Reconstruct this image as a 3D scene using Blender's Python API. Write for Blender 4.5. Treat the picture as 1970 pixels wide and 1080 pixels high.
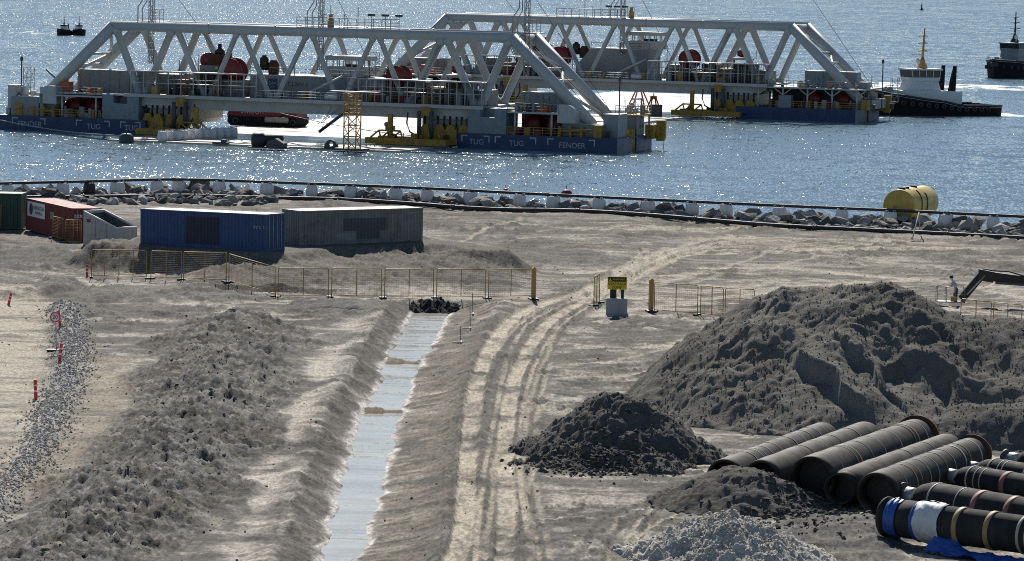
import bpy, bmesh, math, random
import numpy as np
from mathutils import Vector, Matrix

for _o in list(bpy.data.objects):
    bpy.data.objects.remove(_o)
SC = bpy.context.scene
COL = SC.collection
R = math.radians
random.seed(11)

# ------------------------------------------------------------------ camera
FPX, CX, CY, YH, ROLL, CH = 8000.0, 985.0, 540.0, -128.0, 0.0225, 25.0
PITCH = math.atan((CY - YH) / FPX)
c_fw = Vector((0, math.cos(PITCH), -math.sin(PITCH)))
c_r0 = Vector((1, 0, 0)); c_u0 = c_r0.cross(c_fw)
c_rt = math.cos(ROLL) * c_r0 + math.sin(ROLL) * c_u0
c_up = -math.sin(ROLL) * c_r0 + math.cos(ROLL) * c_u0
cam_d = bpy.data.cameras.new('camera'); cam = bpy.data.objects.new('camera', cam_d); COL.objects.link(cam)
cam_d.sensor_width = 36.0; cam_d.lens = FPX / 1970.0 * 36.0
cam_d.clip_start = 1.0; cam_d.clip_end = 60000.0
cam.matrix_world = Matrix(((c_rt.x, c_up.x, -c_fw.x, 0), (c_rt.y, c_up.y, -c_fw.y, 0), (c_rt.z, c_up.z, -c_fw.z, CH), (0, 0, 0, 1)))
SC.camera = cam

# ------------------------------------------------------------------ light
SUN_AZ, SUN_EL = R(-3.0), R(37.0)      # azimuth clockwise from +Y (out to sea)
world = bpy.data.worlds.new('World'); SC.world = world; world.use_nodes = True
_nt = world.node_tree; _bg = _nt.nodes['Background']
_sky = _nt.nodes.new('ShaderNodeTexSky'); _sky.sky_type = 'NISHITA'; _sky.sun_disc = False
_sky.sun_elevation = SUN_EL; _sky.sun_rotation = SUN_AZ
_sky.air_density = 1.0; _sky.dust_density = 0.1; _sky.ozone_density = 3.0
_nt.links.new(_sky.outputs['Color'], _bg.inputs['Color']); _bg.inputs['Strength'].default_value = 0.072
sun_d = bpy.data.lights.new('sun', 'SUN'); sun_d.energy = 5.0; sun_d.angle = R(0.53); sun_d.color = (1.0, 0.94, 0.85)
sun = bpy.data.objects.new('sun', sun_d); COL.objects.link(sun)
_sd = Vector((math.sin(SUN_AZ) * math.cos(SUN_EL), math.cos(SUN_AZ) * math.cos(SUN_EL), math.sin(SUN_EL)))
sun.rotation_euler = _sd.to_track_quat('Z', 'Y').to_euler(); sun.location = (60, 300, 300)
SC.view_settings.view_transform = 'Standard'; SC.view_settings.look = 'None'
SC.view_settings.exposure = 0.22; SC.view_settings.gamma = 1.0; SC.view_settings.use_curve_mapping = False
SC.cycles.use_denoising = False
SC.cycles.sample_clamp_direct = 18.0
SC.cycles.max_bounces = 6; SC.cycles.pixel_filter_type = 'BLACKMAN_HARRIS'; SC.cycles.filter_width = 1.0
SC.cycles.caustics_reflective = False; SC.cycles.caustics_refractive = False

# ------------------------------------------------------------------ helpers
def at(x, y, z=0.0):
    """the place on the level z that the photograph shows at (x, y)"""
    d = c_fw * FPX + c_rt * (x - CX) + c_up * (CY - y)
    return Vector((0, 0, CH)) + d * ((z - CH) / d.z)
def at_dist(x, y, Y):
    d = c_fw * FPX + c_rt * (x - CX) + c_up * (CY - y)
    return Vector((0, 0, CH)) + d * (Y / d.y)

class MB:
    def __init__(s): s.v = []; s.f = []; s.sm = []
    def add(s, vs, fs, smooth=False):
        b = len(s.v); s.v += [tuple(p) for p in vs]
        for f in fs: s.f.append(tuple(i + b for i in f)); s.sm.append(smooth)
        return s
    def box(s, x0, x1, y0, y1, z0, z1):
        return s.add([(x0, y0, z0), (x1, y0, z0), (x1, y1, z0), (x0, y1, z0), (x0, y0, z1), (x1, y0, z1), (x1, y1, z1), (x0, y1, z1)],
                     [(0, 3, 2, 1), (4, 5, 6, 7), (0, 1, 5, 4), (1, 2, 6, 5), (2, 3, 7, 6), (3, 0, 4, 7)])
    def prism(s, poly, y0, y1):
        """poly in (x, z), extruded along y"""
        n = len(poly)
        a = sum(poly[i][0] * poly[(i + 1) % n][1] - poly[(i + 1) % n][0] * poly[i][1] for i in range(n))
        if a < 0: poly = poly[::-1]
        vs = [(p[0], y0, p[1]) for p in poly] + [(p[0], y1, p[1]) for p in poly]
        fs = [tuple(range(n)), tuple(range(2 * n - 1, n - 1, -1))] + [(i + n, (i + 1) % n + n, (i + 1) % n, i) for i in range(n)]
        return s.add(vs, fs)
    def rev(s, p, d, prof, n=16, smooth=True, cap=True):
        """profile [(t, r)] turned about the axis p + t*d"""
        p = Vector(p); d = Vector(d).normalized()
        a = d.orthogonal().normalized()
        if abs(d.z) < 0.9: a = (Vector((0, 0, 1)) - d * d.z).normalized()
        b = d.cross(a)
        vs = []
        for t, r in prof:
            for k in range(n):
                w = 2 * math.pi * k / n
                vs.append(p + d * t + (a * math.cos(w) + b * math.sin(w)) * r)
        m = len(prof); fs = []
        for j in range(m - 1):
            for k in range(n):
                fs.append((j * n + k, j * n + (k + 1) % n, (j + 1) * n + (k + 1) % n, (j + 1) * n + k))
        s.add(vs, fs, smooth)
        if cap:
            b0 = len(s.v) - len(vs)
            s.f.append(tuple(b0 + k for k in range(n - 1, -1, -1))); s.sm.append(False)
            s.f.append(tuple(b0 + (m - 1) * n + k for k in range(n))); s.sm.append(False)
        return s
    def tube(s, p, q, r, n=8, r2=None, smooth=True):
        p = Vector(p); q = Vector(q); L = (q - p).length
        return s.rev(p, q - p, [(0, r), (L, r if r2 is None else r2)], n, smooth)
    def path(s, pts, r, n=8):
        pts = [Vector(p) for p in pts]; vs = []; m = len(pts)
        for i, p in enumerate(pts):
            d = (pts[min(i + 1, m - 1)] - pts[max(i - 1, 0)]).normalized()
            a = d.orthogonal().normalized() if abs(d.z) > 0.95 else (Vector((0, 0, 1)) - d * d.z).normalized()
            b = d.cross(a)
            for k in range(n):
                w = 2 * math.pi * k / n
                vs.append(p + (a * math.cos(w) + b * math.sin(w)) * r)
        fs = [(j * n + k, j * n + (k + 1) % n, (j + 1) * n + (k + 1) % n, (j + 1) * n + k) for j in range(m - 1) for k in range(n)]
        fs += [tuple(range(n - 1, -1, -1)), tuple((m - 1) * n + k for k in range(n))]
        return s.add(vs, fs, True)
    def build(s, name, mat, parent=None):
        me = bpy.data.meshes.new(name); me.from_pydata(s.v, [], s.f)
        if any(s.sm): me.polygons.foreach_set('use_smooth', s.sm)
        me.materials.append(M[mat] if isinstance(mat, str) else mat); me.update()
        return link(name, me, parent)

def link(name, me, parent=None):
    o = bpy.data.objects.new(name, me); COL.objects.link(o)
    if parent is not None: o.parent = parent
    return o
def tag(o, label=None, cat=None, group=None, kind=None):
    if label: o['label'] = label
    if cat: o['category'] = cat
    if group: o['group'] = group
    if kind: o['kind'] = kind
    return o
def thing(name, label, cat, loc=(0, 0, 0), rz=0.0, group=None):
    o = bpy.data.objects.new(name, None); COL.objects.link(o); o.empty_display_size = 0.2
    o.location = loc; o.rotation_euler = (0, 0, rz)
    return tag(o, label, cat, group)
def dup(root, loc, rz, label, group=None):
    r = root.copy(); COL.objects.link(r); r.location = loc; r.rotation_euler = (0, 0, rz); tag(r, label, None, group)
    for ch in root.children:
        c = ch.copy(); COL.objects.link(c); c.parent = r
        for g in ch.children:
            e = g.copy(); COL.objects.link(e); e.parent = c
    return r
def bx(name, mat, par, x0, x1, y0, y1, z0, z1): return MB().box(x0, x1, y0, y1, z0, z1).build(name, mat, par)
def tb(name, mat, par, p, q, r, n=8, r2=None): return MB().tube(p, q, r, n, r2).build(name, mat, par)
def lettering(txt, mat, par, loc, size, rot=(math.pi / 2, 0, 0), ex=0.01, name='lettering'):
    cu = bpy.data.curves.new(name, 'FONT'); cu.body = txt; cu.size = size; cu.extrude = ex
    cu.align_x = 'CENTER'; cu.align_y = 'CENTER'; cu.materials.append(M[mat])
    t = bpy.data.objects.new(name, cu); COL.objects.link(t); me = bpy.data.meshes.new_from_object(t); bpy.data.objects.remove(t)
    me.materials.clear(); me.materials.append(M[mat]); o = link(name, me, par); o.location = loc; o.rotation_euler = rot
    return o

# ------------------------------------------------------------------ noise (numpy)
def _h(ix, iy, seed):
    n = (ix * 374761393 + iy * 668265263 + seed * 982451653) & 0xFFFFFFFF
    n = ((n ^ (n >> 13)) * 1274126177) & 0xFFFFFFFF
    return ((n ^ (n >> 16)) & 0xFFFF) / 65535.0
def vn(x, y, seed=0):
    xf = np.floor(x); yf = np.floor(y); ix = xf.astype(np.int64); iy = yf.astype(np.int64)
    u = x - xf; v = y - yf; u = u * u * (3 - 2 * u); v = v * v * (3 - 2 * v)
    a = _h(ix, iy, seed); b = _h(ix + 1, iy, seed); c = _h(ix, iy + 1, seed); d = _h(ix + 1, iy + 1, seed)
    return (a + (b - a) * u) * (1 - v) + (c + (d - c) * u) * v - 0.5
def fbm(x, y, oct=4, seed=0, gain=0.5):
    s = np.zeros_like(x); a = 1.0
    for k in range(oct):
        s += a * vn(x * 1.97 ** k + 17.3 * k, y * 1.97 ** k - 9.1 * k, seed + k); a *= gain
    return s
def billow(x, y, oct=4, seed=0, gain=0.55):
    s = np.zeros_like(x); a = 1.0
    for k in range(oct):
        c, q = math.cos(0.9 * k), math.sin(0.9 * k)
        xx = (x * c - y * q) * 1.9 ** k; yy = (x * q + y * c) * 1.9 ** k
        s += a * (np.abs(vn(xx, yy, seed + k)) * 2); a *= gain
    return s
def sst(a, b, x):
    t = np.clip((x - a) / (b - a), 0, 1); return t * t * (3 - 2 * t)
def poly_dist(X, Y, P, reach=12.0):
    """distance, arc length and side (+ right) of points to a polyline; beyond reach only 'far'"""
    best = np.full(X.shape, 1e3); arc = np.zeros(X.shape); side = np.ones(X.shape)
    px_ = [p[0] for p in P]; py_ = [p[1] for p in P]
    w = np.nonzero((X > min(px_) - reach) & (X < max(px_) + reach) & (Y > min(py_) - reach) & (Y < max(py_) + reach))[0]
    if not len(w): return best, arc, side
    order = w[np.argsort(Y[w], kind='stable')] if len(w) > 5000 else w
    ys = Y[order]; s0 = 0.0
    for (a, b) in zip(P[:-1], P[1:]):
        dx, dy = b[0] - a[0], b[1] - a[1]; L = math.hypot(dx, dy)
        if len(w) > 5000:
            i0, i1 = np.searchsorted(ys, (min(a[1], b[1]) - reach, max(a[1], b[1]) + reach)); ii = order[i0:i1]
        else: ii = order
        x = X[ii] - a[0]; y = Y[ii] - a[1]; m = (x > min(dx, 0) - reach) & (x < max(dx, 0) + reach); ii = ii[m]; x = x[m]; y = y[m]
        tc = np.clip((x * dx + y * dy) / (L * L), 0, 1); d = np.hypot(x - tc * dx, y - tc * dy)
        m = d < best[ii]; j = ii[m]
        best[j] = d[m]; arc[j] = s0 + tc[m] * L; side[j] = np.sign(x[m] * dy - y[m] * dx); s0 += L
    return best, arc, side
def smooth_line(P, k=3):
    """Chaikin corner cutting"""
    P = [Vector(p) for p in P]
    for _ in range(k):
        Q = [P[0]]
        for a, b in zip(P[:-1], P[1:]): Q += [a * 0.75 + b * 0.25, a * 0.25 + b * 0.75]
        P = Q + [P[-1]]
    return P
def px(pts, z=0.0, k=1): return smooth_line([at(x, y, z) for x, y in pts], k)

# ------------------------------------------------------------------ materials
M = {}
def nodes(name):
    m = bpy.data.materials.new(name); m.use_nodes = True; M[name] = m
    nt = m.node_tree; return m, nt, nt.nodes['Principled BSDF']
def paint(name, col, rough=0.55, dirt=0.25, dcol=(0.10, 0.085, 0.065), scale=1.2, metal=0.0, bump=0.0, streak=3.0, coat=0.0, dust=None):
    """painted or bare surface with blotches and downward streaks of dirt"""
    m, nt, b = nodes(name); N = nt.nodes; Lk = nt.links
    tc = N.new('ShaderNodeTexCoord'); mp = N.new('ShaderNodeMapping'); mp.inputs['Scale'].default_value = (streak, streak, 0.7)
    Lk.new(tc.outputs['Object'], mp.inputs['Vector'])
    n1 = N.new('ShaderNodeTexNoise'); n1.inputs['Scale'].default_value = scale; n1.inputs['Detail'].default_value = 6; n1.inputs['Roughness'].default_value = 0.65
    Lk.new(mp.outputs['Vector'], n1.inputs['Vector'])
    n2 = N.new('ShaderNodeTexNoise'); n2.inputs['Scale'].default_value = scale * 2.3; n2.inputs['Detail'].default_value = 5
    Lk.new(tc.outputs['Object'], n2.inputs['Vector'])
    mul = N.new('ShaderNodeMath'); mul.operation = 'MULTIPLY'; Lk.new(n1.outputs['Fac'], mul.inputs[0]); Lk.new(n2.outputs['Fac'], mul.inputs[1])
    cr = N.new('ShaderNodeMapRange'); cr.inputs['From Min'].default_value = 0.16; cr.inputs['From Max'].default_value = 0.42; cr.inputs['To Max'].default_value = dirt
    Lk.new(mul.outputs[0], cr.inputs['Value'])
    mix = N.new('ShaderNodeMix'); mix.data_type = 'RGBA'; mix.inputs['A'].default_value = (*col, 1); mix.inputs['B'].default_value = (*dcol, 1)
    Lk.new(cr.outputs['Result'], mix.inputs['Factor']); Lk.new(mix.outputs['Result'], b.inputs['Base Color'])
    if dust:   # dust that has settled on what faces up
        ge = N.new('ShaderNodeNewGeometry'); sx = N.new('ShaderNodeSeparateXYZ'); Lk.new(ge.outputs['Normal'], sx.inputs[0])
        n3 = N.new('ShaderNodeTexNoise'); n3.inputs['Scale'].default_value = scale * 1.6; n3.inputs['Detail'].default_value = 7; n3.inputs['Roughness'].default_value = 0.7; Lk.new(tc.outputs['Object'], n3.inputs['Vector'])
        ad = N.new('ShaderNodeMath'); ad.operation = 'MULTIPLY_ADD'; ad.inputs[1].default_value = 4.0; Lk.new(n3.outputs['Fac'], ad.inputs[0]); Lk.new(sx.outputs['Z'], ad.inputs[2])
        mr = N.new('ShaderNodeMapRange'); mr.inputs['From Min'].default_value = 2.55; mr.inputs['From Max'].default_value = 3.4; mr.inputs['To Max'].default_value = 0.9; Lk.new(ad.outputs[0], mr.inputs['Value'])
        m2 = N.new('ShaderNodeMix'); m2.data_type = 'RGBA'; m2.inputs['B'].default_value = (*dust, 1); Lk.new(mr.outputs['Result'], m2.inputs['Factor']); Lk.new(mix.outputs['Result'], m2.inputs['A']); Lk.new(m2.outputs['Result'], b.inputs['Base Color'])
    rr = N.new('ShaderNodeMapRange'); rr.inputs['To Min'].default_value = max(0.05, rough - 0.12); rr.inputs['To Max'].default_value = min(1, rough + 0.2)
    Lk.new(n2.outputs['Fac'], rr.inputs['Value']); Lk.new(rr.outputs['Result'], b.inputs['Roughness'])
    b.inputs['Metallic'].default_value = metal
    if rough > 0.75 or dust: b.inputs['Specular IOR Level'].default_value = 0.2
    if bump:
        bp = N.new('ShaderNodeBump'); bp.inputs['Strength'].default_value = bump; bp.inputs['Distance'].default_value = 0.1
        Lk.new(n2.outputs['Fac'], bp.inputs['Height']); Lk.new(bp.outputs['Normal'], b.inputs['Normal'])
    return m
paint('white_steel', (0.43, 0.44, 0.43), 0.42, 0.25, (0.22, 0.20, 0.17), 0.5)
paint('grey_steel', (0.27, 0.28, 0.28), 0.5, 0.4, (0.14, 0.12, 0.10))
paint('dark_steel', (0.06, 0.065, 0.07), 0.55, 0.5, (0.12, 0.10, 0.08))
paint('house_grey', (0.23, 0.255, 0.27), 0.5, 0.55, (0.16, 0.14, 0.12), 0.7)
paint('house_blue', (0.19, 0.245, 0.285), 0.5, 0.55, (0.14, 0.13, 0.12), 0.7)
paint('cargo_grey', (0.24, 0.25, 0.25), 0.55, 0.5, (0.16, 0.11, 0.07))
paint('hull_blue', (0.007, 0.034, 0.115), 0.42, 0.45, (0.03, 0.05, 0.08), 0.3)
paint('mark_white', (0.48, 0.50, 0.53), 0.6, 0.75, (0.10, 0.12, 0.17), 1.6)
paint('red_paint', (0.18, 0.011, 0.013), 0.42, 0.35, (0.07, 0.02, 0.015))
paint('yellow_paint', (0.40, 0.24, 0.025), 0.55, 0.75, (0.07, 0.045, 0.025))
paint('tan_steel', (0.50, 0.28, 0.08), 0.55, 0.4, (0.18, 0.09, 0.04))
paint('orange_paint', (0.55, 0.10, 0.03), 0.5, 0.3, (0.15, 0.06, 0.03))
paint('glass', (0.02, 0.03, 0.035), 0.08, 0.0)
paint('tug_black', (0.008, 0.009, 0.012), 0.8, 0.4, (0.05, 0.045, 0.04))
paint('tug_green', (0.02, 0.06, 0.05), 0.5, 0.4)
paint('tug_white', (0.62, 0.64, 0.66), 0.5, 0.3, (0.25, 0.2, 0.15))
paint('rubber', (0.022, 0.022, 0.024), 0.6, 0.45, (0.11, 0.095, 0.075))
paint('rope', (0.42, 0.39, 0.33), 0.8, 0.2)
paint('wet_concrete', (0.46, 0.43, 0.37), 0.24, 0.5, (0.28, 0.24, 0.17), 0.12, bump=0.05, streak=1.0)
paint('concrete', (0.34, 0.36, 0.36), 0.85, 0.35, (0.20, 0.19, 0.17), 1.5, bump=0.3)
paint('bag_white', (0.74, 0.73, 0.71), 0.8, 0.35, (0.35, 0.32, 0.28), 2.0)
paint('bag_black', (0.03, 0.03, 0.032), 0.7, 0.3)
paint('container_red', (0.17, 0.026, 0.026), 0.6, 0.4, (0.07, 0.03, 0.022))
paint('container_red_lit_top', (0.33, 0.16, 0.14), 0.7, 0.45, (0.18, 0.10, 0.07))  # lighter pink copy of the red, sunlight put into the roof colour
paint('container_blue', (0.025, 0.075, 0.21), 0.55, 0.45, (0.06, 0.05, 0.05), 0.9)
paint('patch_navy', (0.008, 0.016, 0.055), 0.5, 0.2)
paint('container_grey', (0.20, 0.205, 0.20), 0.6, 0.65, (0.12, 0.075, 0.045), 0.7)
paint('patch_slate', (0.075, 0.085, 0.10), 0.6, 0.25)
paint('patch_pale', (0.24, 0.25, 0.25), 0.6, 0.25)
paint('container_top', (0.55, 0.56, 0.55), 0.6, 0.4)
paint('container_green', (0.02, 0.075, 0.045), 0.6, 0.4)
paint('rust', (0.10, 0.045, 0.025), 0.8, 0.4, (0.05, 0.03, 0.02))
paint('skip_grey', (0.44, 0.44, 0.42), 0.6, 0.5, (0.20, 0.15, 0.10))
paint('fence_yellow', (0.44, 0.26, 0.06), 0.55, 0.6, (0.26, 0.15, 0.07))
paint('wire', (0.24, 0.165, 0.07), 0.6, 0.2)
paint('sign_yellow', (0.68, 0.50, 0.02), 0.55, 0.15, (0.3, 0.24, 0.1))
paint('black_plain', (0.012, 0.012, 0.012), 0.5, 0.3, (0.06, 0.05, 0.045))
paint('marker_red', (0.62, 0.03, 0.045), 0.45, 0.15)
paint('plain_white', (0.74, 0.74, 0.73), 0.5, 0.15)
paint('tank_yellow', (0.52, 0.38, 0.07), 0.5, 0.55, (0.20, 0.13, 0.05), 0.7)
paint('hose_black', (0.020, 0.021, 0.023), 0.76, 0.45, (0.085, 0.078, 0.068), 0.8)
paint('pipe_dusty', (0.012, 0.012, 0.012), 0.66, 0.7, (0.085, 0.065, 0.045), 0.9, dust=(0.085, 0.073, 0.058))
paint('pipe_dusty_pale', (0.020, 0.019, 0.018), 0.68, 0.7, (0.11, 0.09, 0.07), 0.9, dust=(0.13, 0.115, 0.095))
paint('band_pale', (0.44, 0.42, 0.37), 0.6, 0.5, (0.10, 0.09, 0.08))
paint('band_ochre', (0.36, 0.25, 0.11), 0.6, 0.5, (0.10, 0.08, 0.06))
paint('band_red', (0.30, 0.12, 0.09), 0.6, 0.4, (0.12, 0.08, 0.06))
paint('sleeve_brown', (0.20, 0.11, 0.085), 0.7, 0.5, (0.10, 0.07, 0.05))
paint('nozzle_steel', (0.48, 0.49, 0.50), 0.4, 0.4, (0.2, 0.16, 0.12), metal=0.3)
paint('tarp_blue', (0.015, 0.085, 0.36), 0.45, 0.3, (0.06, 0.10, 0.2), 1.5)
paint('wrap_white', (0.60, 0.61, 0.63), 0.6, 0.3, (0.35, 0.34, 0.33), 1.5)
paint('skin', (0.42, 0.26, 0.19), 0.6, 0.1)
paint('cloth_pale', (0.45, 0.45, 0.46), 0.9, 0.2)
paint('cloth_navy', (0.025, 0.03, 0.05), 0.9, 0.2)
for _k, _c in enumerate([(0.32, 0.30, 0.27), (0.20, 0.195, 0.185), (0.42, 0.40, 0.37), (0.11, 0.108, 0.105)]):
    paint('rock_%d' % _k, _c, 0.9, 0.6, (_c[0] * 0.5, _c[1] * 0.5, _c[2] * 0.52), 1.6, bump=0.8, streak=1.0)

def soil_material(name, attr=None, base=(0.13, 0.125, 0.115), dark=0.55, bump=0.6, s1=2.5, s2=11.0, rough=0.95, sy=1.0):
    m, nt, b = nodes(name); N = nt.nodes; Lk = nt.links
    tc = N.new('ShaderNodeTexCoord')
    n1 = N.new('ShaderNodeTexNoise'); n1.inputs['Scale'].default_value = s1; n1.inputs['Detail'].default_value = 8; n1.inputs['Roughness'].default_value = 0.7
    n2 = N.new('ShaderNodeTexNoise'); n2.inputs['Scale'].default_value = s2; n2.inputs['Detail'].default_value = 5; n2.inputs['Roughness'].default_value = 0.7
    mp = N.new('ShaderNodeMapping'); mp.inputs['Scale'].default_value = (1.0, sy, 1.0); mp.inputs['Rotation'].default_value = (0, 0, 0.2 if sy < 1 else 0); Lk.new(tc.outputs['Object'], mp.inputs['Vector'])
    for n in (n1, n2): Lk.new(mp.outputs['Vector'], n.inputs['Vector'])
    mr = N.new('ShaderNodeMapRange'); mr.inputs['From Min'].default_value = 0.3; mr.inputs['From Max'].default_value = 0.7
    mr.inputs['To Min'].default_value = dark; mr.inputs['To Max'].default_value = 2.0 - dark
    Lk.new(n2.outputs['Fac'], mr.inputs['Value'])
    vm = N.new('ShaderNodeVectorMath'); vm.operation = 'SCALE'; Lk.new(mr.outputs['Result'], vm.inputs['Scale'])
    if attr:
        a = N.new('ShaderNodeVertexColor'); a.layer_name = attr; Lk.new(a.outputs['Color'], vm.inputs[0])
    else: vm.inputs[0].default_value = base
    Lk.new(vm.outputs['Vector'], b.inputs['Base Color'])
    b.inputs['Roughness'].default_value = rough; b.inputs['Specular IOR Level'].default_value = 0.15
    ad = N.new('ShaderNodeMath'); ad.operation = 'MULTIPLY_ADD'; ad.inputs[1].default_value = 0.35
    Lk.new(n2.outputs['Fac'], ad.inputs[0]); Lk.new(n1.outputs['Fac'], ad.inputs[2])
    bp = N.new('ShaderNodeBump'); bp.inputs['Strength'].default_value = bump; bp.inputs['Distance'].default_value = 0.18
    Lk.new(ad.outputs[0], bp.inputs['Height']); Lk.new(bp.outputs['Normal'], b.inputs['Normal'])
    return m
soil_material('soil', 'soil', dark=0.42, bump=0.7, s1=1.6, s2=6.0, sy=0.35)
soil_material('heap_soil', 'soil', dark=0.6, bump=0.8, s1=3.0, s2=14.0)
soil_material('gravel_grey', None, (0.42, 0.40, 0.37), 0.4, 0.4)
soil_material('gravel_pale', None, (0.58, 0.54, 0.48), 0.5, 0.4)
soil_material('clod_dark', None, (0.105, 0.10, 0.09), 0.5, 0.5)
soil_material('clod_sand', None, (0.17, 0.16, 0.14), 0.6, 0.5); soil_material('clod_black', None, (0.095, 0.093, 0.088), 0.6, 0.5)
soil_material('clod_mid', None, (0.16, 0.152, 0.136), 0.5, 0.5)

def water_material(name, col, rough, layers, strength, tint=None, spec=0.5, bias=0.0, nzs=0.012):
    """layers: (scale x, scale y, weight) of the ripples, in 1/m"""
    m, nt, b = nodes(name); N = nt.nodes; Lk = nt.links
    tc = N.new('ShaderNodeTexCoord'); last = None
    for sx, sy, w, det in layers:
        mp = N.new('ShaderNodeMapping'); mp.inputs['Scale'].default_value = (sx, sy, 1.0); mp.inputs['Rotation'].default_value = (0, 0, 0.12)
        Lk.new(tc.outputs['Object'], mp.inputs['Vector'])
        n = N.new('ShaderNodeTexNoise'); n.inputs['Scale'].default_value = 1.0; n.inputs['Detail'].default_value = det; n.inputs['Roughness'].default_value = 0.6
        Lk.new(mp.outputs['Vector'], n.inputs['Vector'])
        sb = N.new('ShaderNodeVectorMath'); sb.operation = 'SUBTRACT'; sb.inputs[1].default_value = (0.5, 0.5, 0.5); Lk.new(n.outputs['Color'], sb.inputs[0])
        ma = N.new('ShaderNodeVectorMath'); ma.operation = 'MULTIPLY_ADD'; ma.inputs[1].default_value = (w * strength, w * strength, 0.0)
        Lk.new(sb.outputs[0], ma.inputs[0])
        if last is not None: Lk.new(last.outputs[0], ma.inputs[2])
        else: ma.inputs[2].default_value = (0, -bias, 1)
        last = ma
    nn = N.new('ShaderNodeVectorMath'); nn.operation = 'NORMALIZE'; Lk.new(last.outputs[0], nn.inputs[0]); Lk.new(nn.outputs[0], b.inputs['Normal'])
    nz = N.new('ShaderNodeTexNoise'); nz.inputs['Scale'].default_value = nzs; nz.inputs['Detail'].default_value = 4
    mp = N.new('ShaderNodeMapping'); mp.inputs['Scale'].default_value = (0.35, 1.0, 1.0); Lk.new(tc.outputs['Object'], mp.inputs['Vector']); Lk.new(mp.outputs['Vector'], nz.inputs['Vector'])
    mix = N.new('ShaderNodeMix'); mix.data_type = 'RGBA'; mix.inputs['A'].default_value = (*col, 1); mix.inputs['B'].default_value = (*(tint or col), 1)
    Lk.new(nz.outputs['Fac'], mix.inputs['Factor']); Lk.new(mix.outputs['Result'], b.inputs['Base Color'])
    b.inputs['Roughness'].default_value = rough; b.inputs['IOR'].default_value = 1.333; b.inputs['Specular IOR Level'].default_value = spec
    return m
water_material('sea_water', (0.160, 0.228, 0.272), 0.06, [(4.2, 0.75, 0.66, 1.0), (0.5, 0.22, 0.36, 2.0), (0.04, 0.09, 0.22, 2.0)], 1.0, (0.168, 0.245, 0.278), bias=0.128)
water_material('ditch_water_surface', (0.17, 0.155, 0.13), 0.16, [(0.22, 1.1, 0.42, 3.0), (5.0, 1.4, 0.14, 2.0)], 1.0, (0.58, 0.54, 0.46), spec=0.5, nzs=0.5)  # pale mottling puts sky reflection into the murky base colour

# ------------------------------------------------------------------ terrain: the lines it is built along
WZ = -0.6
DITCH = [(600, 800, 868), (625, 782, 856), (655, 764, 838), (690, 744, 812), (715, 738, 801), (760, 716, 787), (800, 697, 771), (850, 679, 757),
         (900, 665, 744), (950, 650, 731), (1000, 638, 718), (1040, 625, 704), (1080, 612, 688), (1150, 590, 668)]
d_l = [at(a, y, WZ) for y, a, b in DITCH]; d_r = [at(b, y, WZ) for y, a, b in DITCH]
d_c = smooth_line([(p + q) / 2 for p, q in zip(d_l, d_r)], 2)
TRK_L = px([(820, 1180), (880, 1080), (897, 1000), (898, 900), (907, 800), (925, 710), (955, 645), (1000, 602), (1070, 578), (1150, 551), (1215, 510), (1290, 476)])
TRK_R = px([(960, 1180), (972, 1080), (977, 950), (968, 860), (985, 740), (1012, 680), (1042, 630), (1085, 597), (1160, 566), (1225, 520), (1330, 470)])
TRK_S = [px([(905, 800), (915, 720), (935, 660), (965, 620), (1005, 595), (1090, 566)]),
         px([(1005, 860), (1020, 760), (1050, 690), (1068, 640), (1075, 600)]),
         px([(1010, 950), (1035, 880), (1030, 790), (1060, 700)]),
         px([(1150, 565), (1290, 540), (1400, 512), (1480, 490)]), px([(1180, 560), (1300, 548), (1450, 520), (1600, 490)]),
         px([(1150, 555), (1240, 500), (1340, 462), (1420, 450)]), px([(1150, 560), (1260, 505), (1400, 462)]), px([(1140, 560), (1190, 520), (1250, 480)]),
         px([(930, 1080), (945, 980), (950, 900), (962, 830)]), px([(1035, 1080), (1020, 1000), (1000, 930), (1010, 850)]),
         px([(1060, 1080), (1042, 1000), (1030, 930)]), px([(870, 470), (940, 440), (1010, 418)]), px([(1090, 640), (1250, 660), (1400, 640)]),
         px([(1080, 700), (1200, 690), (1330, 660)]), px([(1000, 455), (1200, 450), (1500, 470), (1900, 500)]), px([(900, 425), (1200, 440), (1600, 455)])]
ROAD = px([(920, 1180), (928, 1080), (935, 980), (933, 880), (948, 790), (968, 700), (1000, 640), (1045, 605), (1110, 577), (1180, 545), (1260, 500)])
BERM = px([(470, 618), (430, 680), (400, 760), (375, 830), (300, 920), (200, 1020), (70, 1130), (-60, 1230)])
GRAV = px([(118, 592), (140, 640), (142, 700), (112, 770), (92, 830), (70, 880), (10, 950), (-70, 1040)])
LROAD = px([(20, 560), (30, 650), (20, 760), (-20, 860), (-90, 960)])
LOWP = [(-60, 380), (40, 377), (180, 377), (350, 373), (500, 380), (640, 383), (780, 388), (940, 401), (1100, 404), (1250, 414), (1400, 424), (1500, 432), (1700, 441), (1970, 455), (2080, 461)]
UPP = [(-60, 355), (0, 353), (180, 349), (340, 344), (500, 350), (800, 361), (1000, 372), (1250, 384), (1500, 396), (1700, 404), (1970, 417), (2080, 422)]
low_l = [at(x, y, 0.30) for x, y in LOWP]; upp_l = [at(x, y, 1.45) for x, y in UPP]
_lx = np.array([p.x for p in low_l]); _ly = np.array([p.y for p in low_l]); _ux = np.array([p.x for p in upp_l]); _uy = np.array([p.y for p in upp_l])
def y_low(X): return np.interp(X, _lx, _ly)
def y_upp(X): return np.interp(X, _ux, _uy)

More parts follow.
